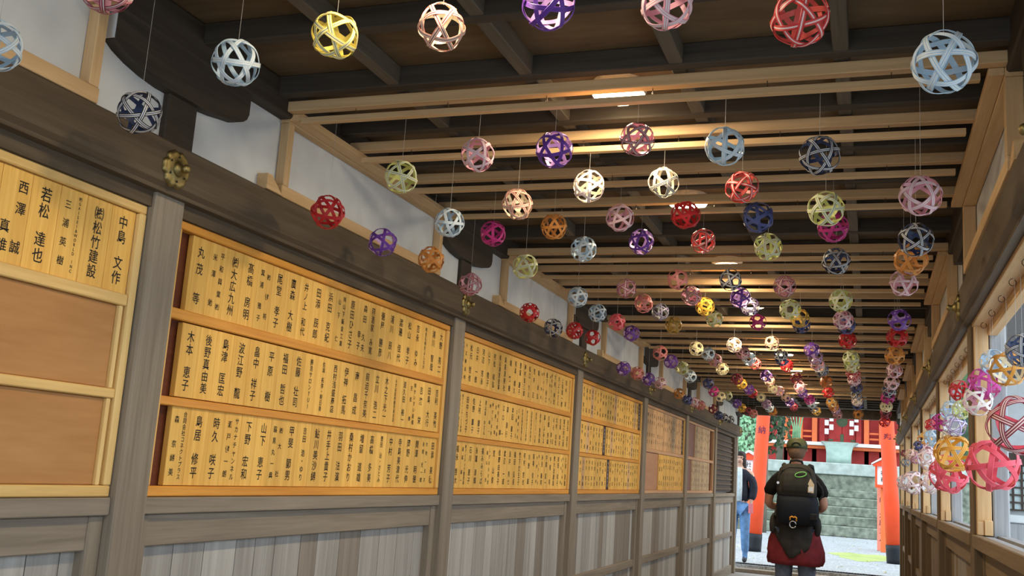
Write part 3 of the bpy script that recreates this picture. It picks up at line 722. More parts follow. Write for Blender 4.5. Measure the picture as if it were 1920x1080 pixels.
ya, yb = y_of(3); yb -= .012
name_board(3, 'honey-framed name board with three dark divider tablets among the names', ya, yb, ((1.666,1.698),(1.414,1.440)), M['honey_y'], M['honey_z'], M['backpanel'])
y0t = ya+.032; w = (yb-.028-y0t)/25; dk = (24, 9, 11)
for r in range(3):
    T = gen(25)
    for j in range(25):
        if j == dk[r]: tablet(y0t+j*w, w, R3[r][0], R3[r][1], '平成年度寄付者', M['tablet_dark'], M['whiteink'], 'dark divider tablet in the %s row of the fourth board' % rowname[r])
        else: tablet(y0t+j*w, w, R3[r][0], R3[r][1], T[j], M['tablet_rose'] if (r+j) % 9 == 4 else M['tablet'], M['ink'], 'name tablet, %s from the left in the %s row of the fourth board' % (ORD[j], rowname[r]))
ya, yb = y_of(4); yb -= .012
R2 = ((1.5625, 1.9295), (1.1855, 1.5265)); two = ('upper', 'lower')
yd = ya+.72
name_board(4, 'rosy-framed name board with two rows, its lower left a blank panel', ya, yb, ((1.528,1.561),), M['rose_y'], M['honey_z'], M['blankrose'],
           blanks=[(ya+.027, yd-.001, 1.1845, 1.5275, M['blankrose'])], dividers=[(yd, 1.1845, 1.5275)])
w = (yb-.03-ya-.03)/21
T = gen(21)
for j in range(21):
    if j == 20: tablet(ya+.03+j*w, w, R2[0][0], R2[0][1], '平成年度寄付者', M['tablet_dark'], M['whiteink'], 'dark divider tablet at the right of the rosy two-row board')
    else: tablet(ya+.03+j*w, w, R2[0][0], R2[0][1], T[j], M['tablet_rose'] if j not in (14, 15) else M['tablet_old'], M['ink'], 'name tablet, %s from the left in the upper row of the rosy board' % ORD[j])
T = gen(12); w2 = (yb-.03-yd-.017)/12
for j in range(12): tablet(yd+.017+j*w2, w2, R2[1][0], R2[1][1], T[j], M['tablet'], M['ink'], 'name tablet, %s from the left in the lower row of the rosy board' % ORD[j])
ya, yb = y_of(5); yb -= .012
y1u, y1l = ya+.60, ya+.42
name_board(5, 'rosy-framed name board with plum blank panels and faded tablets', ya, yb, ((1.528,1.561),), M['rose_y'], M['rose_z'], M['backpanel'],
           blanks=[(ya+.027, y1u-.001, 1.5615, 1.9305, M['blankplum']), (ya+.027, y1l-.001, 1.1845, 1.5275, M['blankplum'])], dividers=[(y1u, 1.5615, 1.9305), (y1l, 1.1845, 1.5275)])
for r, ys_, n in ((0, y1u+.017, 12), (1, y1l+.017, 13)):
    ye = yb-.30 if r == 0 else yb-.28; w = (ye-ys_)/n; T = gen(n)
    for j in range(n): tablet(ys_+j*w, w, R2[r][0], R2[r][1], T[j], M['tablet_old'], M['ink'], 'faded name tablet, %s from the left in the %s row of the plum board' % (ORD[j], two[r]))

# ------------------------------------------------------------------ outside: ground, torii, stairs, shrine
GZ = .10
S(MB().box(-30, 30, 15.86, 60, -.2, GZ).build('ground', M['gravel']), 'grey gravel forecourt before the stone steps', 'ground')
S(MB().box(.9, 30, -6, 15.86, -.2, -.02).build('ground', M['yard']), 'gravel yard outside the windows, made pale to bounce daylight inside', 'ground')
S(MB().box(-30, -2.3, -6, 15.86, -.2, -.02).build('ground', M['gravel']), 'grey gravel strip behind the name board wall', 'ground')
mp_ = MB()
n = 22; vs = []
for k in range(n):
    a = 2*PI*k/n; r = 1+.18*math.sin(3*a)+.1*math.sin(7*a); vs.append((-.15+.55*math.cos(a)*r, 20.3+1.1*math.sin(a)*r, GZ+.004))
mp_.add(vs+[(x, y, GZ+.0005) for x, y, z in vs], [tuple(range(n))]+[(i, (i+1) % n, n+(i+1) % n, n+i) for i in range(n)])
tag(mp_.build('moss_patch', M['moss']), 'yellow-green moss patch on the gravel near the torii pillar', 'moss', kind='stuff')
lf = MB(); rl = random.Random(3)
for k in range(90):
    x, y = rl.uniform(-3.2, 1.2), rl.uniform(16.4, 29.0); a = rl.uniform(0, 6.28); s = rl.uniform(.025, .05)
    c, d = math.cos(a)*s, math.sin(a)*s; z = GZ+.004
    lf.add([(x-c, y-d, z), (x-d*.5, y+c*.5, z+.008), (x+c, y+d, z+.003), (x+d*.5, y-c*.5, z+.010)], [(0,1,2,3)])
tag(lf.build('fallen_leaves', M['yellowleaf']), 'pale yellow fallen leaves scattered on the gravel', 'leaves', kind='stuff')
# torii with leaning pillars
def limb(p0, p1, r0, r1, n=24):
    return MB().tube([Vector(p0)+(Vector(p1)-Vector(p0))*t for t in (0, .25, .5, .75, 1)], [r0+(r1-r0)*t for t in (0, .25, .5, .75, 1)], n)
ty = 19.15
tor = empty('torii_gate', (-.82, ty, GZ), 'tall vermilion torii gate with black pillar feet beyond the opening', 'torii gate')
def tp(mb, name, mat, par=None, smooth=True):
    o = mb.build(name, mat, par or tor, smooth)
    if not par: o.location = (.82, -ty, -GZ)
    return o
for sx, xb, xt, ch in ((-1, -2.03, -1.81, '納'), (1, .392, .175, '奉')):
    def px(z): return xb+(xt-xb)*z/4.0
    pi_ = tp(limb((px(.42), ty, .42), (xt, ty, 4.1), .132, .115), 'pillar', M['vermilion'])
    tp(limb((xb, ty, GZ+.0), (px(.42), ty, .42), .142, .138), 'pillar_foot', M['blackpaint'], pi_)
    mb = MB(); g = GLYPH[ch]; zc = 2.30 if sx < 0 else 2.27
    # characters follow the round face of the pillar
    vs = []
    for x, y in g[0]:
        x *= .155; y *= .155; r = .129
        a = x/r; z = zc+y
        vs.append((px(z)+r*math.sin(a), ty-r*math.cos(a)-.001, z))
    mb.add(vs, g[1]); tp(mb, 'lettering', M['purpleink'], pi_, False)
tp(MB().box(-2.6, .98, ty-.07, ty+.07, 3.30, 3.52, bev=.01), 'tie_beam', M['vermilion'], None, False)
tp(MB().box(-3.0, 1.38, ty-.13, ty+.13, 4.05, 4.27, bev=.02), 'lintel_beam', M['vermilion'], None, False)
tp(MB().box(-3.1, 1.48, ty-.16, ty+.16, 4.272, 4.36, bev=.02), 'top_beam', M['blackpaint'], None, False)
# stone steps and terrace
SX0, SX1 = -6.0, 1.3
st = empty('stone_stairs', (-1, 28, GZ), 'broad mossy stone steps leading up to the red shrine', 'stairs')
zt = [GZ, .37, .62, .86, 1.10, 1.31]
for k in range(5):
    o = MB().box(SX0, SX1, 28+.42*k, 31.2, zt[k] if k else GZ, zt[k+1], bev=.02).build('step', M['stone'], st); o.location = (1, -28, -GZ)
o = MB().box(SX0-1.5, SX1+2.5, 30.3, 45, GZ, 1.72, bev=.02).build('retaining_wall', M['stone'], st); o.location = (1, -28, -GZ)
o = MB().box(SX0-1.5, SX1+2.5, 30.22, 45, 1.72, 2.05, bev=.02).build('terrace_slab', M['stonelight'], st); o.location = (1, -28, -GZ)
# shrine building
sy = 33.0; TZ = 2.05
sh = empty('shrine_building', (-.95, sy, TZ), 'red and orange wooden shrine at the top of the stone steps', 'shrine')
def sp(mb, name, mat, par=None, smooth=False):
    o = mb.build(name, mat, par or sh, smooth)
    if not par: o.location = (.95, -sy, -TZ)
    return o
def pxX(u, v=830): return at_y(u, v, sy).x
for u0, u1 in ((1522.5, 1532), (1620, 1629.5), (1499, 1505), (1648, 1654), (1470, 1478), (1690, 1698)):
    a, b_ = pxX(u0), pxX(u1)
    sp(MB().box(a, b_, sy-.10, sy+.08, TZ, 5.2, bev=.01), 'pillar', M['orange'])
xa, xb = pxX(1470)-.5, pxX(1698)+.8
sp(MB().box(xa, xb, sy+.25, sy+.33, TZ, 5.2), 'back_wall', M['shrinered'])
sp(MB().box(xa, xb, sy-.55, sy+.25, 2.62, 2.72), 'veranda_board', M['paper'])
sp(MB().box(xa, xb, sy-.45, sy+.15, 2.52, 2.615), 'veranda_beam', M['orange'])
sp(MB().box(xa, xb, sy-.1, sy+.25, TZ, 2.515), 'under_panel', M['shrinered'])
for zz in (2.87, 3.04):
    for (a, b_) in ((pxX(1478), pxX(1499)), (pxX(1505), pxX(1522)), (pxX(1630), pxX(1648)), (pxX(1654), pxX(1690))):
        sp(MB().box(a+.005, b_-.005, sy-.03, sy+.02, zz, zz+.055), 'railing_bar', M['orange'])
dx0, dx1 = pxX(1553), pxX(1604)
for i, (a, b_) in enumerate(((dx0, (dx0+dx1)/2-.006), ((dx0+dx1)/2+.006, dx1))):
    d = sp(MB().box(a, b_, sy+.17, sy+.22, 2.74, 4.2, bev=.008), 'door_leaf', M['shrinered'])
    sp(MB().box(a+.05, b_-.05, sy+.155, sy+.169, 2.86, 3.05), 'door_panel', M['shrinered'], d)
    for zz in (2.80, 3.6):
        cx = (a if i == 0 else b_-.14)
        sp(MB().box(cx, cx+.14, sy+.15, sy+.154, zz, zz+.06), 'hinge_plate', M['green_metal'], d)
cxm = (dx0+dx1)/2
sp(MB().lathe([(.17, 0), (.17, -.012), (.12, -.02), (.115, -.012), (.05, -.02), (.045, -.03)], (cxm, sy+.169, 3.42), 1, 28), 'round_crest_plate', M['green_metal'])
sp(MB().box(cxm-.05, cxm+.05, sy+.14, sy+.152, 2.78, 3.02), 'lock_plate', M['green_metal'])
for a in (pxX(1541), pxX(1610)):
    sp(MB().box(a-.08, a+.08, sy+.05, sy+.2, 2.73, 5.2), 'door_jamb', M['shrinered'])
sp(MB().box(xa-.6, xb+.6, sy-1.6, sy+2, 5.2, 5.35), 'roof', M['darkwood'])
# twisted rope with paper streamers
rx0, rx1 = pxX(1559), pxX(1600); ro = empty('sacred_rope', (cxm, sy-.12, 3.72), 'pale twisted straw rope with white zigzag paper streamers over the doors', 'rope')
for ph_ in (0, PI):
    pts = []
    for k in range(41):
        t = k/40; x = rx0+(rx1-rx0)*t-cxm; a = t*22+ph_
        pts.append((x, .035*math.sin(a), .035*math.cos(a)-.05*math.sin(PI*t)))
    MB().tube(pts, .045, 8).build('rope_strand', M['rope'], ro, True)
for xx in (rx0-cxm-.07, rx1-cxm+.02):
    sm = MB(); z = -.02; xo = 0
    for k in range(5):
        w = .12; sm.box(xx+xo-w/2, xx+xo+w/2, -.012-.012*k, -.006-.012*k, z-.17, z); z -= .135; xo = .07*(1 if k % 2 == 0 else -1)
    sm.build('paper_streamer', M['paper'], ro)
# swooping copper covered stair in front of the doors
hx0, hx1 = pxX(1541, 840), pxX(1610, 840)
cs = MB(); prof = [(0, 2.75), (-.25, 2.73), (-.50, 2.66), (-.72, 2.54), (-.86, 2.40), (-.92, 2.25), (-.95, 2.052)]
vs = []; m = len(prof)
for q, (dy, z) in enumerate(prof):
    t = q/(m-1); ins = .19*math.sin(PI*.5*min(1, t*1.35))
    for x in (hx0+ins, hx1-ins): vs.append((x, sy-.56+dy, z))
for q, (dy, z) in enumerate(prof):
    t = q/(m-1); ins = .19*math.sin(PI*.5*min(1, t*1.35))
    for x in (hx0+ins, hx1-ins): vs.append((x, sy-.50+dy*.85, z-.055 if q < m-1 else z))
fs = []
for q in range(m-1):
    a = 2*q; fs += [(a, a+1, a+3, a+2), (2*m+a, 2*m+a+2, 2*m+a+3, 2*m+a+1), (a, a+2, 2*m+a+2, 2*m+a), (a+1, 2*m+a+1, 2*m+a+3, a+3)]
fs += [(0, 2*m, 2*m+1, 1), (2*m-2, 2*m-1, 4*m-1, 4*m-2)]
cs.add(vs, fs)
tag(cs.build('stair_cover', M['copper'], None, True), 'pale green curved cover sweeping down before the shrine doors', 'stair cover')

# small red roofed lantern boxes and signs
def lantern(x, y, z0, h, w, label):
    root = empty('lantern_box', (x, y, GZ), label, 'lantern', 'red roofed lantern boxes')
    MB().box(-.05, .05, -.05, .05, 0, z0-GZ, bev=.008).build('lantern_post', M['orange'], root)
    z = z0-GZ
    MB().box(-w/2-.03, w/2+.03, -w/2-.03, w/2+.03, z, z+.06, bev=.008).build('lantern_base', M['vermilion'], root)
    p = MB().box(-w/2, w/2, -w/2, w/2, z+.0605, z+h, bev=.005).build('lantern_panel', M['paper'], root)
    for k in range(2):
        mb = MB(); g = GLYPH['社務所'[k]]
        mb.add([(gx*.11, -w/2-.003, z+h*.68-k*.13+gy*.11) for gx, gy in g[0]], g[1]); mb.build('lettering', M['ink'], p)
    for sx in (-1, 1):
        for s2 in (-1, 1): MB().box(sx*(w/2+.008)-.02, sx*(w/2+.008)+.02, s2*(w/2+.008)-.02, s2*(w/2+.008)+.02, z+.061, z+h).build('corner_post', M['vermilion'], root)
    W = w/2+.07
    MB().prism([(-W, z+h), (W, z+h), (W, z+h+.03), (0, z+h+.15), (-W, z+h+.03)], 1, -W, W).build('lantern_roof', M['vermilion'], root)
    MB().prism([(-W-.04, z+h+.02), (-W-.03, z+h+.055), (0, z+h+.20), (W+.03, z+h+.055), (W+.04, z+h+.02), (0, z+h+.152)], 1, -W-.05, W+.05).build('roof_cap', M['plaster'], root)
    return root
q = at_y(1405, 890, 21.5); lantern(q.x, 21.5, q.z, .30, .24, 'small red roofed lantern box left of the torii, behind the woman')
q = at_y(1656, 915, 22.5); lantern(q.x+.0, 22.5, q.z, .44, .26, 'small red roofed lantern box behind the torii pillar near the windows')
q = at_y(1655.5, 960, 23.0)
so = empty('inscribed_post', (q.x, 23.0, GZ), 'orange-pink square post with dark vertical writing beside the torii', 'post')
MB().box(-.115, .115, -.1, .1, 0, 1.34, bev=.01).build('post_body', plain('pink_lacquer', (.80,.26,.17), .55), so)
mb = MB()
for k, ch in enumerate('し内 大願主人'):
    if ch in GLYPH: mb.add([(gx*.13-.01, -.103, 1.22-k*.16+gy*.13) for gx, gy in GLYPH[ch][0]], GLYPH[ch][1])
mb.build('lettering', M['purpleink'], so)
# drain grating at the threshold
dg_ = empty('drain_grate', (-.5, 15.98, GZ+.001), 'dark slotted drain grate in the gravel just past the threshold', 'drain')
MB().box(-1.45, .9, -.06, -.05, 0, .012).build('grate_bar', M['blackpaint'], dg_); MB().box(-1.45, .9, .05, .06, 0, .012).build('grate_bar', M['blackpaint'], dg_)
gb = MB()
for k in range(60): gb.box(-1.44+k*.0393, -1.428+k*.0393, -.05, .05, .001, .011)
gb.build('grating', M['blackpaint'], dg_)

# ------------------------------------------------------------------ trees and hillside
def foliage(blobs, n, size, rnd):
    mb = MB()
    for (c, r, cnt) in blobs:
        for k in range(cnt):
            while True:
                d = Vector((rnd.uniform(-1,1), rnd.uniform(-1,1), rnd.uniform(-1,1)))
                if .35 < d.length < 1: break
            p = Vector((c[0]+d.x*r[0], c[1]+d.y*r[1], c[2]+d.z*r[2]))
            nrm = (d+Vector((rnd.uniform(-.6,.6), rnd.uniform(-.9,.2), rnd.uniform(-.2,.9)))).normalized()
            s = size*rnd.uniform(.6, 1.4); t = nrm.cross(Vector((rnd.uniform(-1,1), rnd.uniform(-1,1), .3))).normalized(); u = nrm.cross(t)
            mb.add([p-t*s, p+u*s*.55, p+t*s, p-u*s*.55], [(0,1,2,3)])
    return mb
rn = random.Random(21)
def tree(x, y, z0, h, tr, blobs, mat, size, label, group=None):
    root = empty('tree', (x, y, z0), label, 'tree', group)
    MB().tube([(0,0,0), (.05*h*.1,0,h*.3), (-.03*h*.1,.05,h*.6), (0,0,h)], [tr, tr*.85, tr*.7, tr*.4], 10).build('trunk', M['bark'], root, True)
    foliage([((bx, by, bz), r, c) for (bx, by, bz, r, c) in blobs], 0, size, rn).build('crown', mat, root)
    return root
q = at_y(1402, 820, 24.0)
tree(q.x, 24.0, GZ, 5.5, .10, [(0, 0, 2.6, (.26, .3, 1.5), 1000), (.1, 0, 4.2, (.45, .4, 1.2), 700)], M['leaf_bright'], .055, 'tall narrow bright green tree near the left of the opening')
q = at_y(1430, 840, 27.0)
tree(q.x, 27.0, GZ, 6.5, .14, [(0, 0, 3.2, (.8, .6, 1.3), 900), (.2, 0, 5.0, (1.3, .8, 1.3), 1200)], M['leaf_dark'], .08, 'dark leafy tree behind the torii pillar nearest the name boards')
q = at_y(1462, 840, 31.5)
tree(q.x, 31.5, 2.05, 6.5, .11, [(.1, .2, 3.2, (.8, .6, 1.2), 700), (0, .3, 5.0, (1.1, .9, 1.2), 900)], M['leaf_mid'], .08, 'slim pale trunked tree left of the shrine')
q = at_y(1482, 840, 35.5)
tree(q.x, 35.5, 2.05, 6.0, .10, [(0, 0, 3.0, (.9, .6, 1.0), 700), (.2, 0, 4.6, (1.3, .9, 1.4), 1000)], M['leaf_bright'], .08, 'light green tree beside the shrine, above the cap of the man')
q = at_y(1447, 840, 36.5)
tree(q.x, 36.5, 2.05, 7.5, .13, [(0, 0, 2.0, (1.2, .7, 1.2), 900), (0, 0, 5.0, (1.8, 1.0, 1.8), 1400)], M['leaf_dark'], .09, 'dark tree far behind, left of the shrine')
q = at_y(1692, 800, 30)
tree(q.x+.5, 31.5, 2.05, 6, .12, [(0, 0, 3.6, (.9, .8, 1.3), 900), (0, 0, 5, (1.3, .9, 1.2), 900)], M['leaf_mid'], .08, 'green tree right of the shrine behind the torii pillar')
bmb = MB()
for k in range(5):
    x = at_y(1484+k*3.2, 840, 30.4).x; bmb.tube([(x, 30.4+.05*k, 2.05), (x+.05, 30.4, 3.0), (x+.12*(k-2), 30.4, 3.9)], [.03, .024, .01], 6)
bs = bmb.build('bamboo_clump', M['leaf_bright']); tag(bs, 'clump of upright green bamboo stems behind the capped man', 'bamboo', kind='stuff')
hb = MB(); NX, NZ = 40, 14; vs = []; rh = random.Random(4)
for i in range(NX+1):
    for j in range(NZ+1):
        vs.append((-22+44*i/NX, 40+.5*j+rh.uniform(-.5,.5), .1+12*j/NZ+rh.uniform(-.3,.3)))
fs = [(i*(NZ+1)+j, (i+1)*(NZ+1)+j, (i+1)*(NZ+1)+j+1, i*(NZ+1)+j+1) for i in range(NX) for j in range(NZ)]
hb.add(vs, fs); S(hb.build('hill', M['leaf_dark']), 'dark wooded hillside behind the shrine', 'hill')

# ------------------------------------------------------------------ building outside the windows
by = 13.0
ob = empty('side_building', (3.0, by, -.02), 'dark wooden building with a latticed window outside the open windows', 'building')
def op(mb, name, mat, par=None):
    o = mb.build(name, mat, par or ob)
    if not par: o.location = (-3.0, -by, .02)
    return o
op(MB().box(1.30, 6, by+.25, by+.4, -.02, 4.35), 'wall', M['plaster'])
op(MB().box(1.30, 6, by+.0, by+.24, -.02, 1.06, bev=.01), 'base_wall', M['grey_post'])
op(MB().box(1.26, 6, by-.04, by+.245, 1.062, 1.15, bev=.01), 'sill', M['plaster'])
lw = op(MB().box(1.36, 6, by+.2, by+.21, 1.2, 1.72), 'window_panel', M['shoji'])
for k in range(30): op(MB().box(1.36+k*.095, 1.382+k*.095, by+.17, by+.195, 1.2, 1.72), 'lattice_upright', M['darkwood'], lw)
lt = MB()
for k in range(7): lt.box(1.36, 4.2, by+.168, by+.196, 1.195+k*.086, 1.215+k*.086)
op(lt, 'lattice_bars', M['darkwood'], lw)
op(MB().box(1.30, 6, by+.1, by+.245, 1.72, 1.86), 'head_beam', M['darkwood'])
op(MB().box(1.30, 1.36, by+.1, by+.245, 1.155, 3.0), 'corner_post', M['darkwood'])
# sloping eave with light battens
ev = MB(); ev.add([(1.0, by-1.6, 2.55), (6.5, by-1.6, 2.55), (6.5, by+.24, 4.3), (1.0, by+.24, 4.3), (1.0, by-1.6, 2.66), (6.5, by-1.6, 2.66), (6.5, by+.24, 4.41), (1.0, by+.24, 4.41)], [(0,1,2,3),(4,7,6,5),(0,4,5,1),(1,5,6,2),(2,6,7,3),(3,7,4,0)])
er = op(ev, 'eave', M['eave'])
for k in range(12):
    y = by-1.5+k*.145; z = 2.55+(y-by+1.6)*1.75/1.84; e2 = MB().prism([(y, z-.035), (y+.03, z-.006), (y+.03, z+.022), (y, z-.006)], 0, 1.0, 6.5)
    op(e2, 'rafter', M['grey_post'], er)

# ------------------------------------------------------------------ people
def skin(name, verts, edges, radii, mats, parent=None, sub=1, root=0, matfn=None, loc=None):
    """grow one continuous body over a joint skeleton (skin + subdivision, applied)"""
    me = bpy.data.meshes.new(name); me.from_pydata(verts, edges, [])
    o = bpy.data.objects.new(name, me); C.objects.link(o)
    md = o.modifiers.new('skin', 'SKIN'); md.use_smooth_shade = True; md.branch_smoothing = .5
    lay = me.skin_vertices[0].data if me.skin_vertices else None
    if lay is None:
        bpy.context.view_layer.objects.active = o
        bm = bmesh.new(); bm.from_mesh(me); bm.verts.layers.skin.verify(); bm.to_mesh(me); bm.free(); lay = me.skin_vertices[0].data
    for i, r in enumerate(radii): lay[i].radius = r if isinstance(r, tuple) else (r, r); lay[i].use_root = (i == root)
    if sub: s = o.modifiers.new('sub', 'SUBSURF'); s.levels = sub; s.render_levels = sub
    dg = bpy.context.evaluated_depsgraph_get(); dg.update()
    out = bpy.data.meshes.new_from_object(o.evaluated_get(dg)); bpy.data.objects.remove(o); bpy.data.meshes.remove(me)
    out.materials.clear()
    for m in mats: out.materials.append(m)
    for p in out.polygons:
        p.use_smooth = True; p.material_index = matfn(p.center) if matfn else 0
    o = bpy.data.objects.new(name, out); C.objects.link(o)
    if parent: o.parent = parent
    if loc: o.location = loc
    return o
def chain(V, E, R, pts, rad, start=None):
    prev = start
    for p, r in zip(pts, rad):
        V.append(p); R.append(r); i = len(V)-1
        if prev is not None: E.append((prev, i))
        prev = i
    return prev
M['skin'] = plain('skin', (.52,.27,.18), .55, var=.06, scale=12)
M['skin2'] = plain('skin_light', (.62,.38,.28), .55, var=.06, scale=12)
M['black_cloth'] = plain('black_tshirt', (.006,.0055,.0055), .95)
M['jeans'] = plain('grey_blue_jeans', (.16,.20,.27), .9, var=.2, scale=25)
M['jeans_blue'] = plain('blue_jeans', (.13,.26,.48), .9, var=.25, scale=14)
M['maroon'] = plain('maroon_jacket', (.20,.022,.028), .75, var=.2, scale=14)
M['greylining'] = plain('grey_lining', (.036,.032,.028), .9, var=.2, scale=14)
M['pack_top'] = plain('pack_olive_grey', (.036,.033,.026), .8, var=.15, scale=30)
M['pack_low'] = plain('pack_blue_black', (.006,.009,.015), .75, var=.15, scale=30)
M['strap'] = plain('strap_black', (.012,.012,.012), .7)
M['camo'] = leaf_mat('camouflage', (.02,.045,.015), (.13,.12,.055))
M['hair_brown'] = plain('short_hair', (.20,.12,.075), .8, var=.25, scale=120)
M['hair_dark'] = plain('dark_hair', (.025,.016,.013), .5, var=.3, scale=60)
M['navy_coat'] = plain('navy_coat', (.014,.018,.032), .7, var=.25, scale=18)
M['paleshirt'] = plain('pale_shirt', (.62,.74,.80), .8)
M['steel'] = plain('steel', (.62,.62,.62), .3, 1.0)
M['orangeclip'] = plain('orange_clip', (.85,.36,.04), .4)
M['greencord'] = plain('green_cord', (.25,.72,.18), .6)
M['tagpaper'] = plain('kraft_tag', (.72,.58,.38), .8)
M['shoe'] = plain('dark_shoe', (.03,.03,.035), .6)

def hand(V, E, R, wrist, palm_dir, across, start):
    """palm with five separate bent fingers"""
    wrist = Vector(wrist); d = Vector(palm_dir).normalized(); a = Vector(across).normalized(); curl = d.cross(a).normalized()
    V.append(wrist+d*.045); R.append((.026,.016)); c = len(V)-1; E.append((start, c))
    for k, (off, ln) in enumerate(((-.030,.062),(-.010,.072),(.010,.068),(.028,.052))):
        b = wrist+d*.085+a*off
        chain(V, E, R, [tuple(b), tuple(b+d*ln*.45+curl*.012), tuple(b+d*ln*.75+curl*.035)], [.0095,.0085,.007], c)
    b = wrist+d*.035-a*.036
    chain(V, E, R, [tuple(b), tuple(b+d*.03-a*.014+curl*.012), tuple(b+d*.052-a*.012+curl*.03)], [.011,.0095,.008], c)

# man seen from behind
man = empty('person', (-.665, 9.9, 0), 'man from behind in camouflage cap and black T-shirt, maroon jacket round waist', 'person')
V, E, R = [], [], []
pel = chain(V, E, R, [(0,0,.93)], [(.135,.10)])
sp_ = chain(V, E, R, [(0,.01,1.10),(0,.0,1.28),(0,-.005,1.41)], [(.125,.09),(.135,.095),(.11,.08)], pel)
nk = chain(V, E, R, [(0,.0,1.50),(0,.02,1.555)], [(.066,.062),(.060,.060)], sp_)
hd = chain(V, E, R, [(0,.035,1.60),(0,.03,1.66),(0,.025,1.70)], [(.072,.084),(.080,.096),(.066,.080)], nk)
for sx in (-1, 1):
    h = chain(V, E, R, [(sx*.095,0,.86),(sx*.10,.01,.50),(sx*.105,-.02,.10)], [.098,.062,.043], pel)
    chain(V, E, R, [(sx*.11,.05,.05),(sx*.12,.14,.04)], [.042,.034], h)
    w = chain(V, E, R, [(sx*.155,-.005,1.40),(sx*.225,-.03,1.28),(sx*.255,-.03,1.13),(sx*.19,.10,1.10),(sx*.10,.24,1.16)], [.050,.047,.042,.037,.027], sp_)
    hand(V, E, R, (sx*.10,.24,1.16), (-sx*.6,.6,.35), (0,-.4,.9), w)
    e = V.index((0,.03,1.66)); chain(V, E, R, [(sx*.086,.02,1.645),(sx*.094,.005,1.66)], [(.012,.02),(.010,.022)], e)   # ears
e = V.index((0,.035,1.60)); chain(V, E, R, [(0,.118,1.615),(0,.135,1.605)], [.016,.011], e)                            # nose
skin('body', V, E, R, [M['skin'], M['jeans'], M['shoe']], man, 1, 0, lambda c: 2 if c.z < .10 else (1 if c.z < .92 and abs(c.x) < .24 else 0))
# clothes
V, E, R = [], [], []
a = chain(V, E, R, [(0,.0,.96),(0,.0,1.12),(0,-.005,1.30),(0,-.01,1.41),(0,-.002,1.452)], [(.170,.115),(.160,.112),(.168,.116),(.140,.095),(.088,.07)])
c_ = V.index((0,-.01,1.41))
for sx in (-1, 1): chain(V, E, R, [(sx*.165,-.008,1.405),(sx*.226,-.03,1.29),(sx*.250,-.032,1.20)], [.080,.070,.066], c_)
skin('t_shirt', V, E, R, [M['black_cloth']], man, 1, 0)
V, E, R = [], [], []
chain(V, E, R, [(0,0,.90)], [(.15,.12)])
for sx in (-1, 1): chain(V, E, R, [(sx*.095,0,.84),(sx*.105,.01,.50),(sx*.11,-.015,.09)], [.112,.082,.072], 0)
skin('jeans', V, E, R, [M['jeans']], man, 1, 0)
# waist jacket: flared maroon body
jk = MB(); jk.loft([(0,0,1.02,.18,.13,.02),(0,-.005,.92,.205,.155,.03),(0,-.01,.82,.235,.175,.035),(0,-.01,.72,.252,.185,.04),(0,-.01,.64,.25,.185,.05),(0,-.01,.595,.235,.175,.05),(0,-.01,.60,.20,.15,.05),(0,-.01,.75,.20,.15,.03)], 48, 2.4, caps=False)
jk.build('waist_jacket', M['maroon'], man, True)
dr = MB(); cols = 15; rows_ = 9; vs = []
for i in range(cols):
    t = i/(cols-1)*2-1; a = -PI/2+t*.95; bot = .665+.24*abs(t)**1.5+.02*math.sin(9*t)
    for j in range(rows_):
        z = 1.03+(bot-1.03)*j/(rows_-1); q = (z-1.03)/-.4
        rx, ry = .20+.065*min(1, q), .15+.055*min(1, q); f = 1+.035*math.sin(11*t+q*2)
        vs.append((rx*math.cos(a)*f, -.01+ry*math.sin(a)*f-.012, z))
n0 = len(vs); vs += [(x*.97, y*.97+.0, z) for x, y, z in vs]
fs = []
for i in range(cols-1):
    for j in range(rows_-1):
        q = i*rows_+j; fs.append((q, q+1, q+rows_+1, q+rows_)); fs.append((n0+q, n0+q+rows_, n0+q+rows_+1, n0+q+1))
bd = [i*rows_ for i in range(cols)]+[(cols-1)*rows_+j for j in range(1, rows_)]+[i*rows_+rows_-1 for i in range(cols-2, -1, -1)]+[j for j in range(rows_-2, 0, -1)]
for a, b_ in zip(bd, bd[1:]+bd[:1]): fs.append((a, b_, n0+b_, n0+a))
dr.add(vs, fs); dr.build('jacket_lining', M['greylining'], man, True)['label'] = 'grey lining layer hanging down in folds at the back'
for sx in (-1, 1): MB().loft([(sx*.185,-.05,1.05,.02,.03),(sx*.195,-.07,1.01,.03,.05,.05),(sx*.20,-.08,.95,.034,.055,.05),(sx*.20,-.10,.89,.026,.04,.05),(sx*.20,-.10,.87,.010,.02)], 16).build('jacket_sleeve', M['greylining'], man, True)
# hair and cap
hr = MB(); hr.loft([(0,.0,1.565,.055,.045),(0,-.005,1.59,.072,.075),(0,-.002,1.625,.082,.092),(0,.0,1.665,.084,.097),(0,.005,1.685,.08,.094)], 24); hr.build('hair', M['hair_brown'], man, True)
cp = MB(); cp.loft([(0,.012,1.660,.096,.112),(0,.012,1.69,.097,.112),(0,.012,1.725,.088,.102),(0,.012,1.748,.066,.078),(0,.012,1.760,.034,.04),(0,.012,1.763,.006,.008)], 28)
cap = cp.build('cap', M['camo'], man, True)
bm_ = MB(); vs = []
for i in range(13):
    a = PI*i/12
    for r in (1.0, 1.0+.75*math.sin(a)): vs.append((.094*math.cos(a)*(.98+.04*(r-1)), .012+.11*math.sin(a)*r, 1.668-.02*(r-1)))
n0 = len(vs); vs += [(x, y, z-.006) for x, y, z in vs]
fs = []
for i in range(12): q = 2*i; fs += [(q, q+1, q+3, q+2), (n0+q, n0+q+2, n0+q+3, n0+q+1), (q+1, n0+q+1, n0+q+3, q+3)]
bm_.add(vs, fs); bm_.build('cap_brim', M['camo'], cap, True)
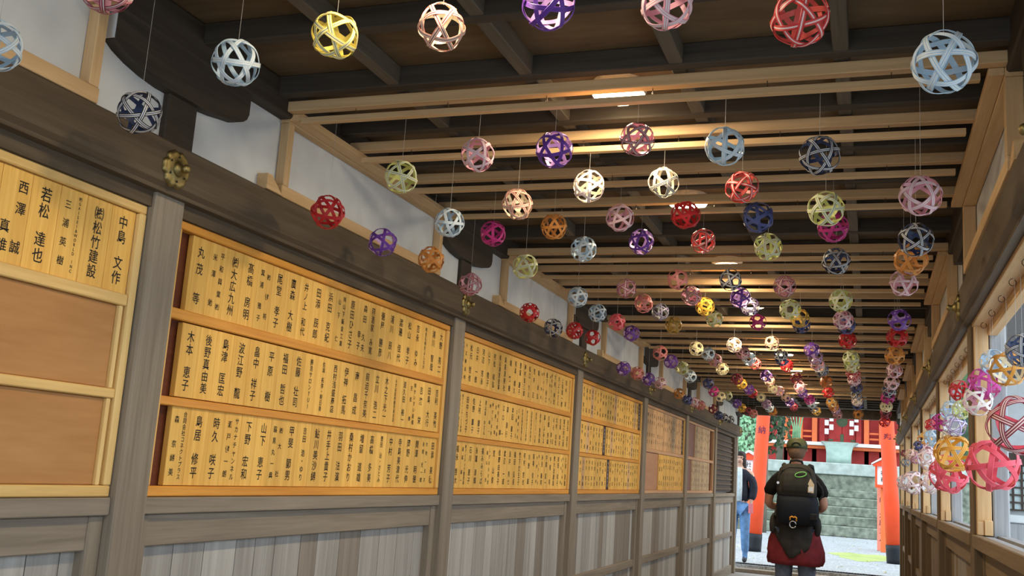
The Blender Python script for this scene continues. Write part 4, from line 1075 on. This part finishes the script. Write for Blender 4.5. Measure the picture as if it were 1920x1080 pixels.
MB().tube([(.04*math.cos(a), -.098, 1.682+.03*math.sin(a)) for a in [PI*k/8 for k in range(9)]], .006, 6).build('cap_opening_rim', M['strap'], cap, True)
MB().tube([(.07*math.cos(a), .012-.107*math.sin(a), 1.672) for a in [PI/2-.7+1.4*k/8 for k in range(9)]], .009, 6).build('cap_strap', M['strap'], cap, True)
# backpack worn by the man: a thing of its own
bp_ = empty('backpack', (-.655, 9.74, .96), 'black and olive-grey camera backpack worn by the man in the cap', 'backpack')
tb = MB(); tb.loft([(.01,-.07,.26,.175,.105),(.01,-.075,.32,.178,.112),(.01,-.07,.42,.172,.105),(.005,-.06,.50,.15,.09),(.0,-.05,.54,.11,.07),(0,-.045,.552,.06,.04)], 32, 4); tb.build('upper_compartment', M['pack_top'], bp_, True)
lb = MB(); lb.loft([(.02,-.065,.0,.14,.085),(.02,-.075,.02,.175,.11),(.02,-.085,.10,.188,.125),(.02,-.085,.20,.185,.122),(.015,-.078,.255,.176,.108),(.01,-.07,.262,.16,.10)], 32, 4); lb.build('lower_compartment', M['pack_low'], bp_, True)
pk_ = MB(); pk_.loft([(.01,-.178,.29,.12,.012),(.01,-.182,.36,.125,.014),(.01,-.172,.45,.11,.012),(.01,-.158,.485,.08,.01)], 24, 4); pk_.build('front_pocket', M['pack_top'], bp_, True)
MB().tube([(-.148,-.15,.28),(-.15,-.155,.38),(-.12,-.15,.48),(-.05,-.14,.515),(.06,-.14,.515),(.13,-.15,.48),(.165,-.155,.38),(.163,-.15,.28)], .005, 6).build('zipper', M['strap'], bp_, True)
MB().tube([(-.06,-.02,.535),(-.05,-.04,.575),(0,-.045,.585),(.05,-.04,.575),(.06,-.02,.535)], .011, 8).build('carry_handle', M['strap'], bp_, True)
for sx in (-1, 1):
    MB().tube([(sx*.09,.02,.50),(sx*.115,.07,.545),(sx*.13,.17,.54),(sx*.14,.26,.46),(sx*.15,.27,.30),(sx*.18,.20,.15),(sx*.185,.02,.07)], .017, 8).build('shoulder_strap', M['pack_top'] if sx < 0 else M['strap'], bp_, True)
MB().tube([(.185,-.05,.40),(.225,-.02,.34),(.235,.0,.28),(.205,-.03,.24)], .012, 6).build('side_strap', M['strap'], bp_, True)
MB().box(.13, .20, -.205, -.17, .055, .115, bev=.008).build('side_buckle', M['strap'], bp_)
MB().tube([(.05+.05*math.cos(a), -.185, .455+.022*math.sin(a)+.01*math.cos(a)) for a in [2*PI*k/16 for k in range(17)]], .0045, 6).build('cord_loop', M['greencord'], bp_, True)
tgm = MB(); tgm.prism([(.115,.30),(.165,.295),(.17,.375),(.135,.425),(.115,.375)], 1, -.192, -.189); tgm.build('luggage_tag', M['tagpaper'], bp_)
MB().box(.122, .162, -.1935, -.1925, .31, .35).build('tag_label', M['paper'], bp_)
MB().tube([(-.035,-.215,.045),(-.035,-.222,.07),(-.02,-.222,.078),(0,-.222,.07),(.005,-.222,.078),(.02,-.222,.07),(.02,-.215,.04)], .007, 6).build('orange_clip', M['orangeclip'], bp_, True)
MB().tube([(-.01+.028*math.cos(a), -.22, .008+.03*math.sin(a)) for a in [2*PI*k/14 for k in range(14)]], .005, 6).build('carabiner', M['steel'], bp_, True)
MB().lathe([(.012,0),(.012,-.02)], (-.15,-.15,.37), 1, 12).build('strap_button', M['steel'], bp_)

# woman half hidden by the end of the wall, facing the corridor
wo = empty('person', (-1.95, 16.25, GZ), 'woman in navy puffer coat and blue jeans walking past the left end', 'person')
V, E, R = [], [], []
pel = chain(V, E, R, [(0,0,.92)], [(.13,.10)])
sp_ = chain(V, E, R, [(0,0,1.10),(0,0,1.26),(0,0,1.38)], [(.115,.09),(.13,.095),(.11,.08)], pel)
nk = chain(V, E, R, [(0,-.01,1.45),(0,-.015,1.50)], [.052,.05], sp_)
hd = chain(V, E, R, [(0,-.03,1.55),(0,-.02,1.61),(0,-.01,1.66)], [(.066,.078),(.075,.092),(.062,.078)], nk)
for sx in (-1, 1):
    h = chain(V, E, R, [(sx*.085,0,.86),(sx*.10,-.03*sx,.48),(sx*.105,.02*sx,.09)], [.095,.058,.042], pel)
    chain(V, E, R, [(sx*.105,-.06+.02*sx,.045),(sx*.11,-.15+.02*sx,.035)], [.042,.034], h)
    w = chain(V, E, R, [(sx*.165,0,1.38),(sx*.20,.01,1.22),(sx*.205,-.0,1.08),(sx*.185,-.06,.90)], [.06,.05,.042,.026], sp_)
    hand(V, E, R, (sx*.185,-.06,.90), (0,-.25,-.9), (.2,-.9,.2), w)
    e = V.index((0,-.02,1.61)); chain(V, E, R, [(sx*.08,-.01,1.59),(sx*.087,0,1.60)], [.012,.01], e)
e = V.index((0,-.03,1.55)); chain(V, E, R, [(0,-.108,1.57),(0,-.122,1.56)], [.014,.010], e)
skin('body', V, E, R, [M['skin2'], M['jeans_blue'], M['shoe']], wo, 1, 0, lambda c: 2 if c.z < .085 else (1 if c.z < .90 and abs(c.x) < .165 else 0))
fc = MB()
for sx in (-1, 1): fc.lathe([(.010,0),(.008,-.005)], (sx*.030,-.108,1.60), 1, 10)
fc.build('eyes', M['hair_dark'], wo)
MB().box(-.022, .022, -.109, -.102, 1.522, 1.530, bev=.003).build('mouth', M['maroon'], wo)
V, E, R = [], [], []
chain(V, E, R, [(0,0,.88)], [(.14,.11)])
for sx in (-1, 1): chain(V, E, R, [(sx*.088,0,.82),(sx*.10,-.03*sx,.48),(sx*.105,.02*sx,.13)], [.108,.075,.06], 0)
skin('jeans', V, E, R, [M['jeans_blue']], wo, 1, 0)
V, E, R = [], [], []
chain(V, E, R, [(0,.0,.88),(0,.01,1.05),(0,.01,1.25),(0,.005,1.38),(0,.0,1.44)], [(.185,.135),(.178,.13),(.175,.125),(.145,.105),(.085,.08)])
for sx in (-1, 1): chain(V, E, R, [(sx*.17,.005,1.36),(sx*.21,.01,1.21),(sx*.215,.0,1.08),(sx*.19,-.05,.95)], [.088,.078,.07,.058], 3)
skin('coat', V, E, R, [M['navy_coat']], wo, 1, 0)
MB().loft([(0,-.10,.93,.05,.05),(0,-.105,1.15,.055,.05),(0,-.10,1.36,.05,.045),(0,-.06,1.45,.04,.03)], 14).build('shirt_front', M['paleshirt'], wo, True)
MB().loft([(.0,.035,1.30,.09,.04),(0,.04,1.38,.10,.055),(0,.035,1.48,.098,.075),(0,.025,1.56,.093,.085),(0,.012,1.63,.09,.098),(0,.0,1.68,.078,.092),(0,-.005,1.705,.04,.05),(0,-.005,1.71,.01,.01)], 24).build('hair', M['hair_dark'], wo, True)
tag(MB().box(-.036, .036, -.004, .004, -.075, .075, bev=.004).build('phone', plain('pink_phone_case', (.80,.25,.30), .4), None, False, (-1.755, 16.09, .93)), 'pink phone held in the hand of the woman in navy', 'phone')


# ------------------------------------------------------------------ daylight
wd = bpy.data.worlds.new('world'); sc.world = wd; wd.use_nodes = True
bg = wd.node_tree.nodes['Background']; bg.inputs[0].default_value = (.74,.87,1.0,1); bg.inputs[1].default_value = 1.65
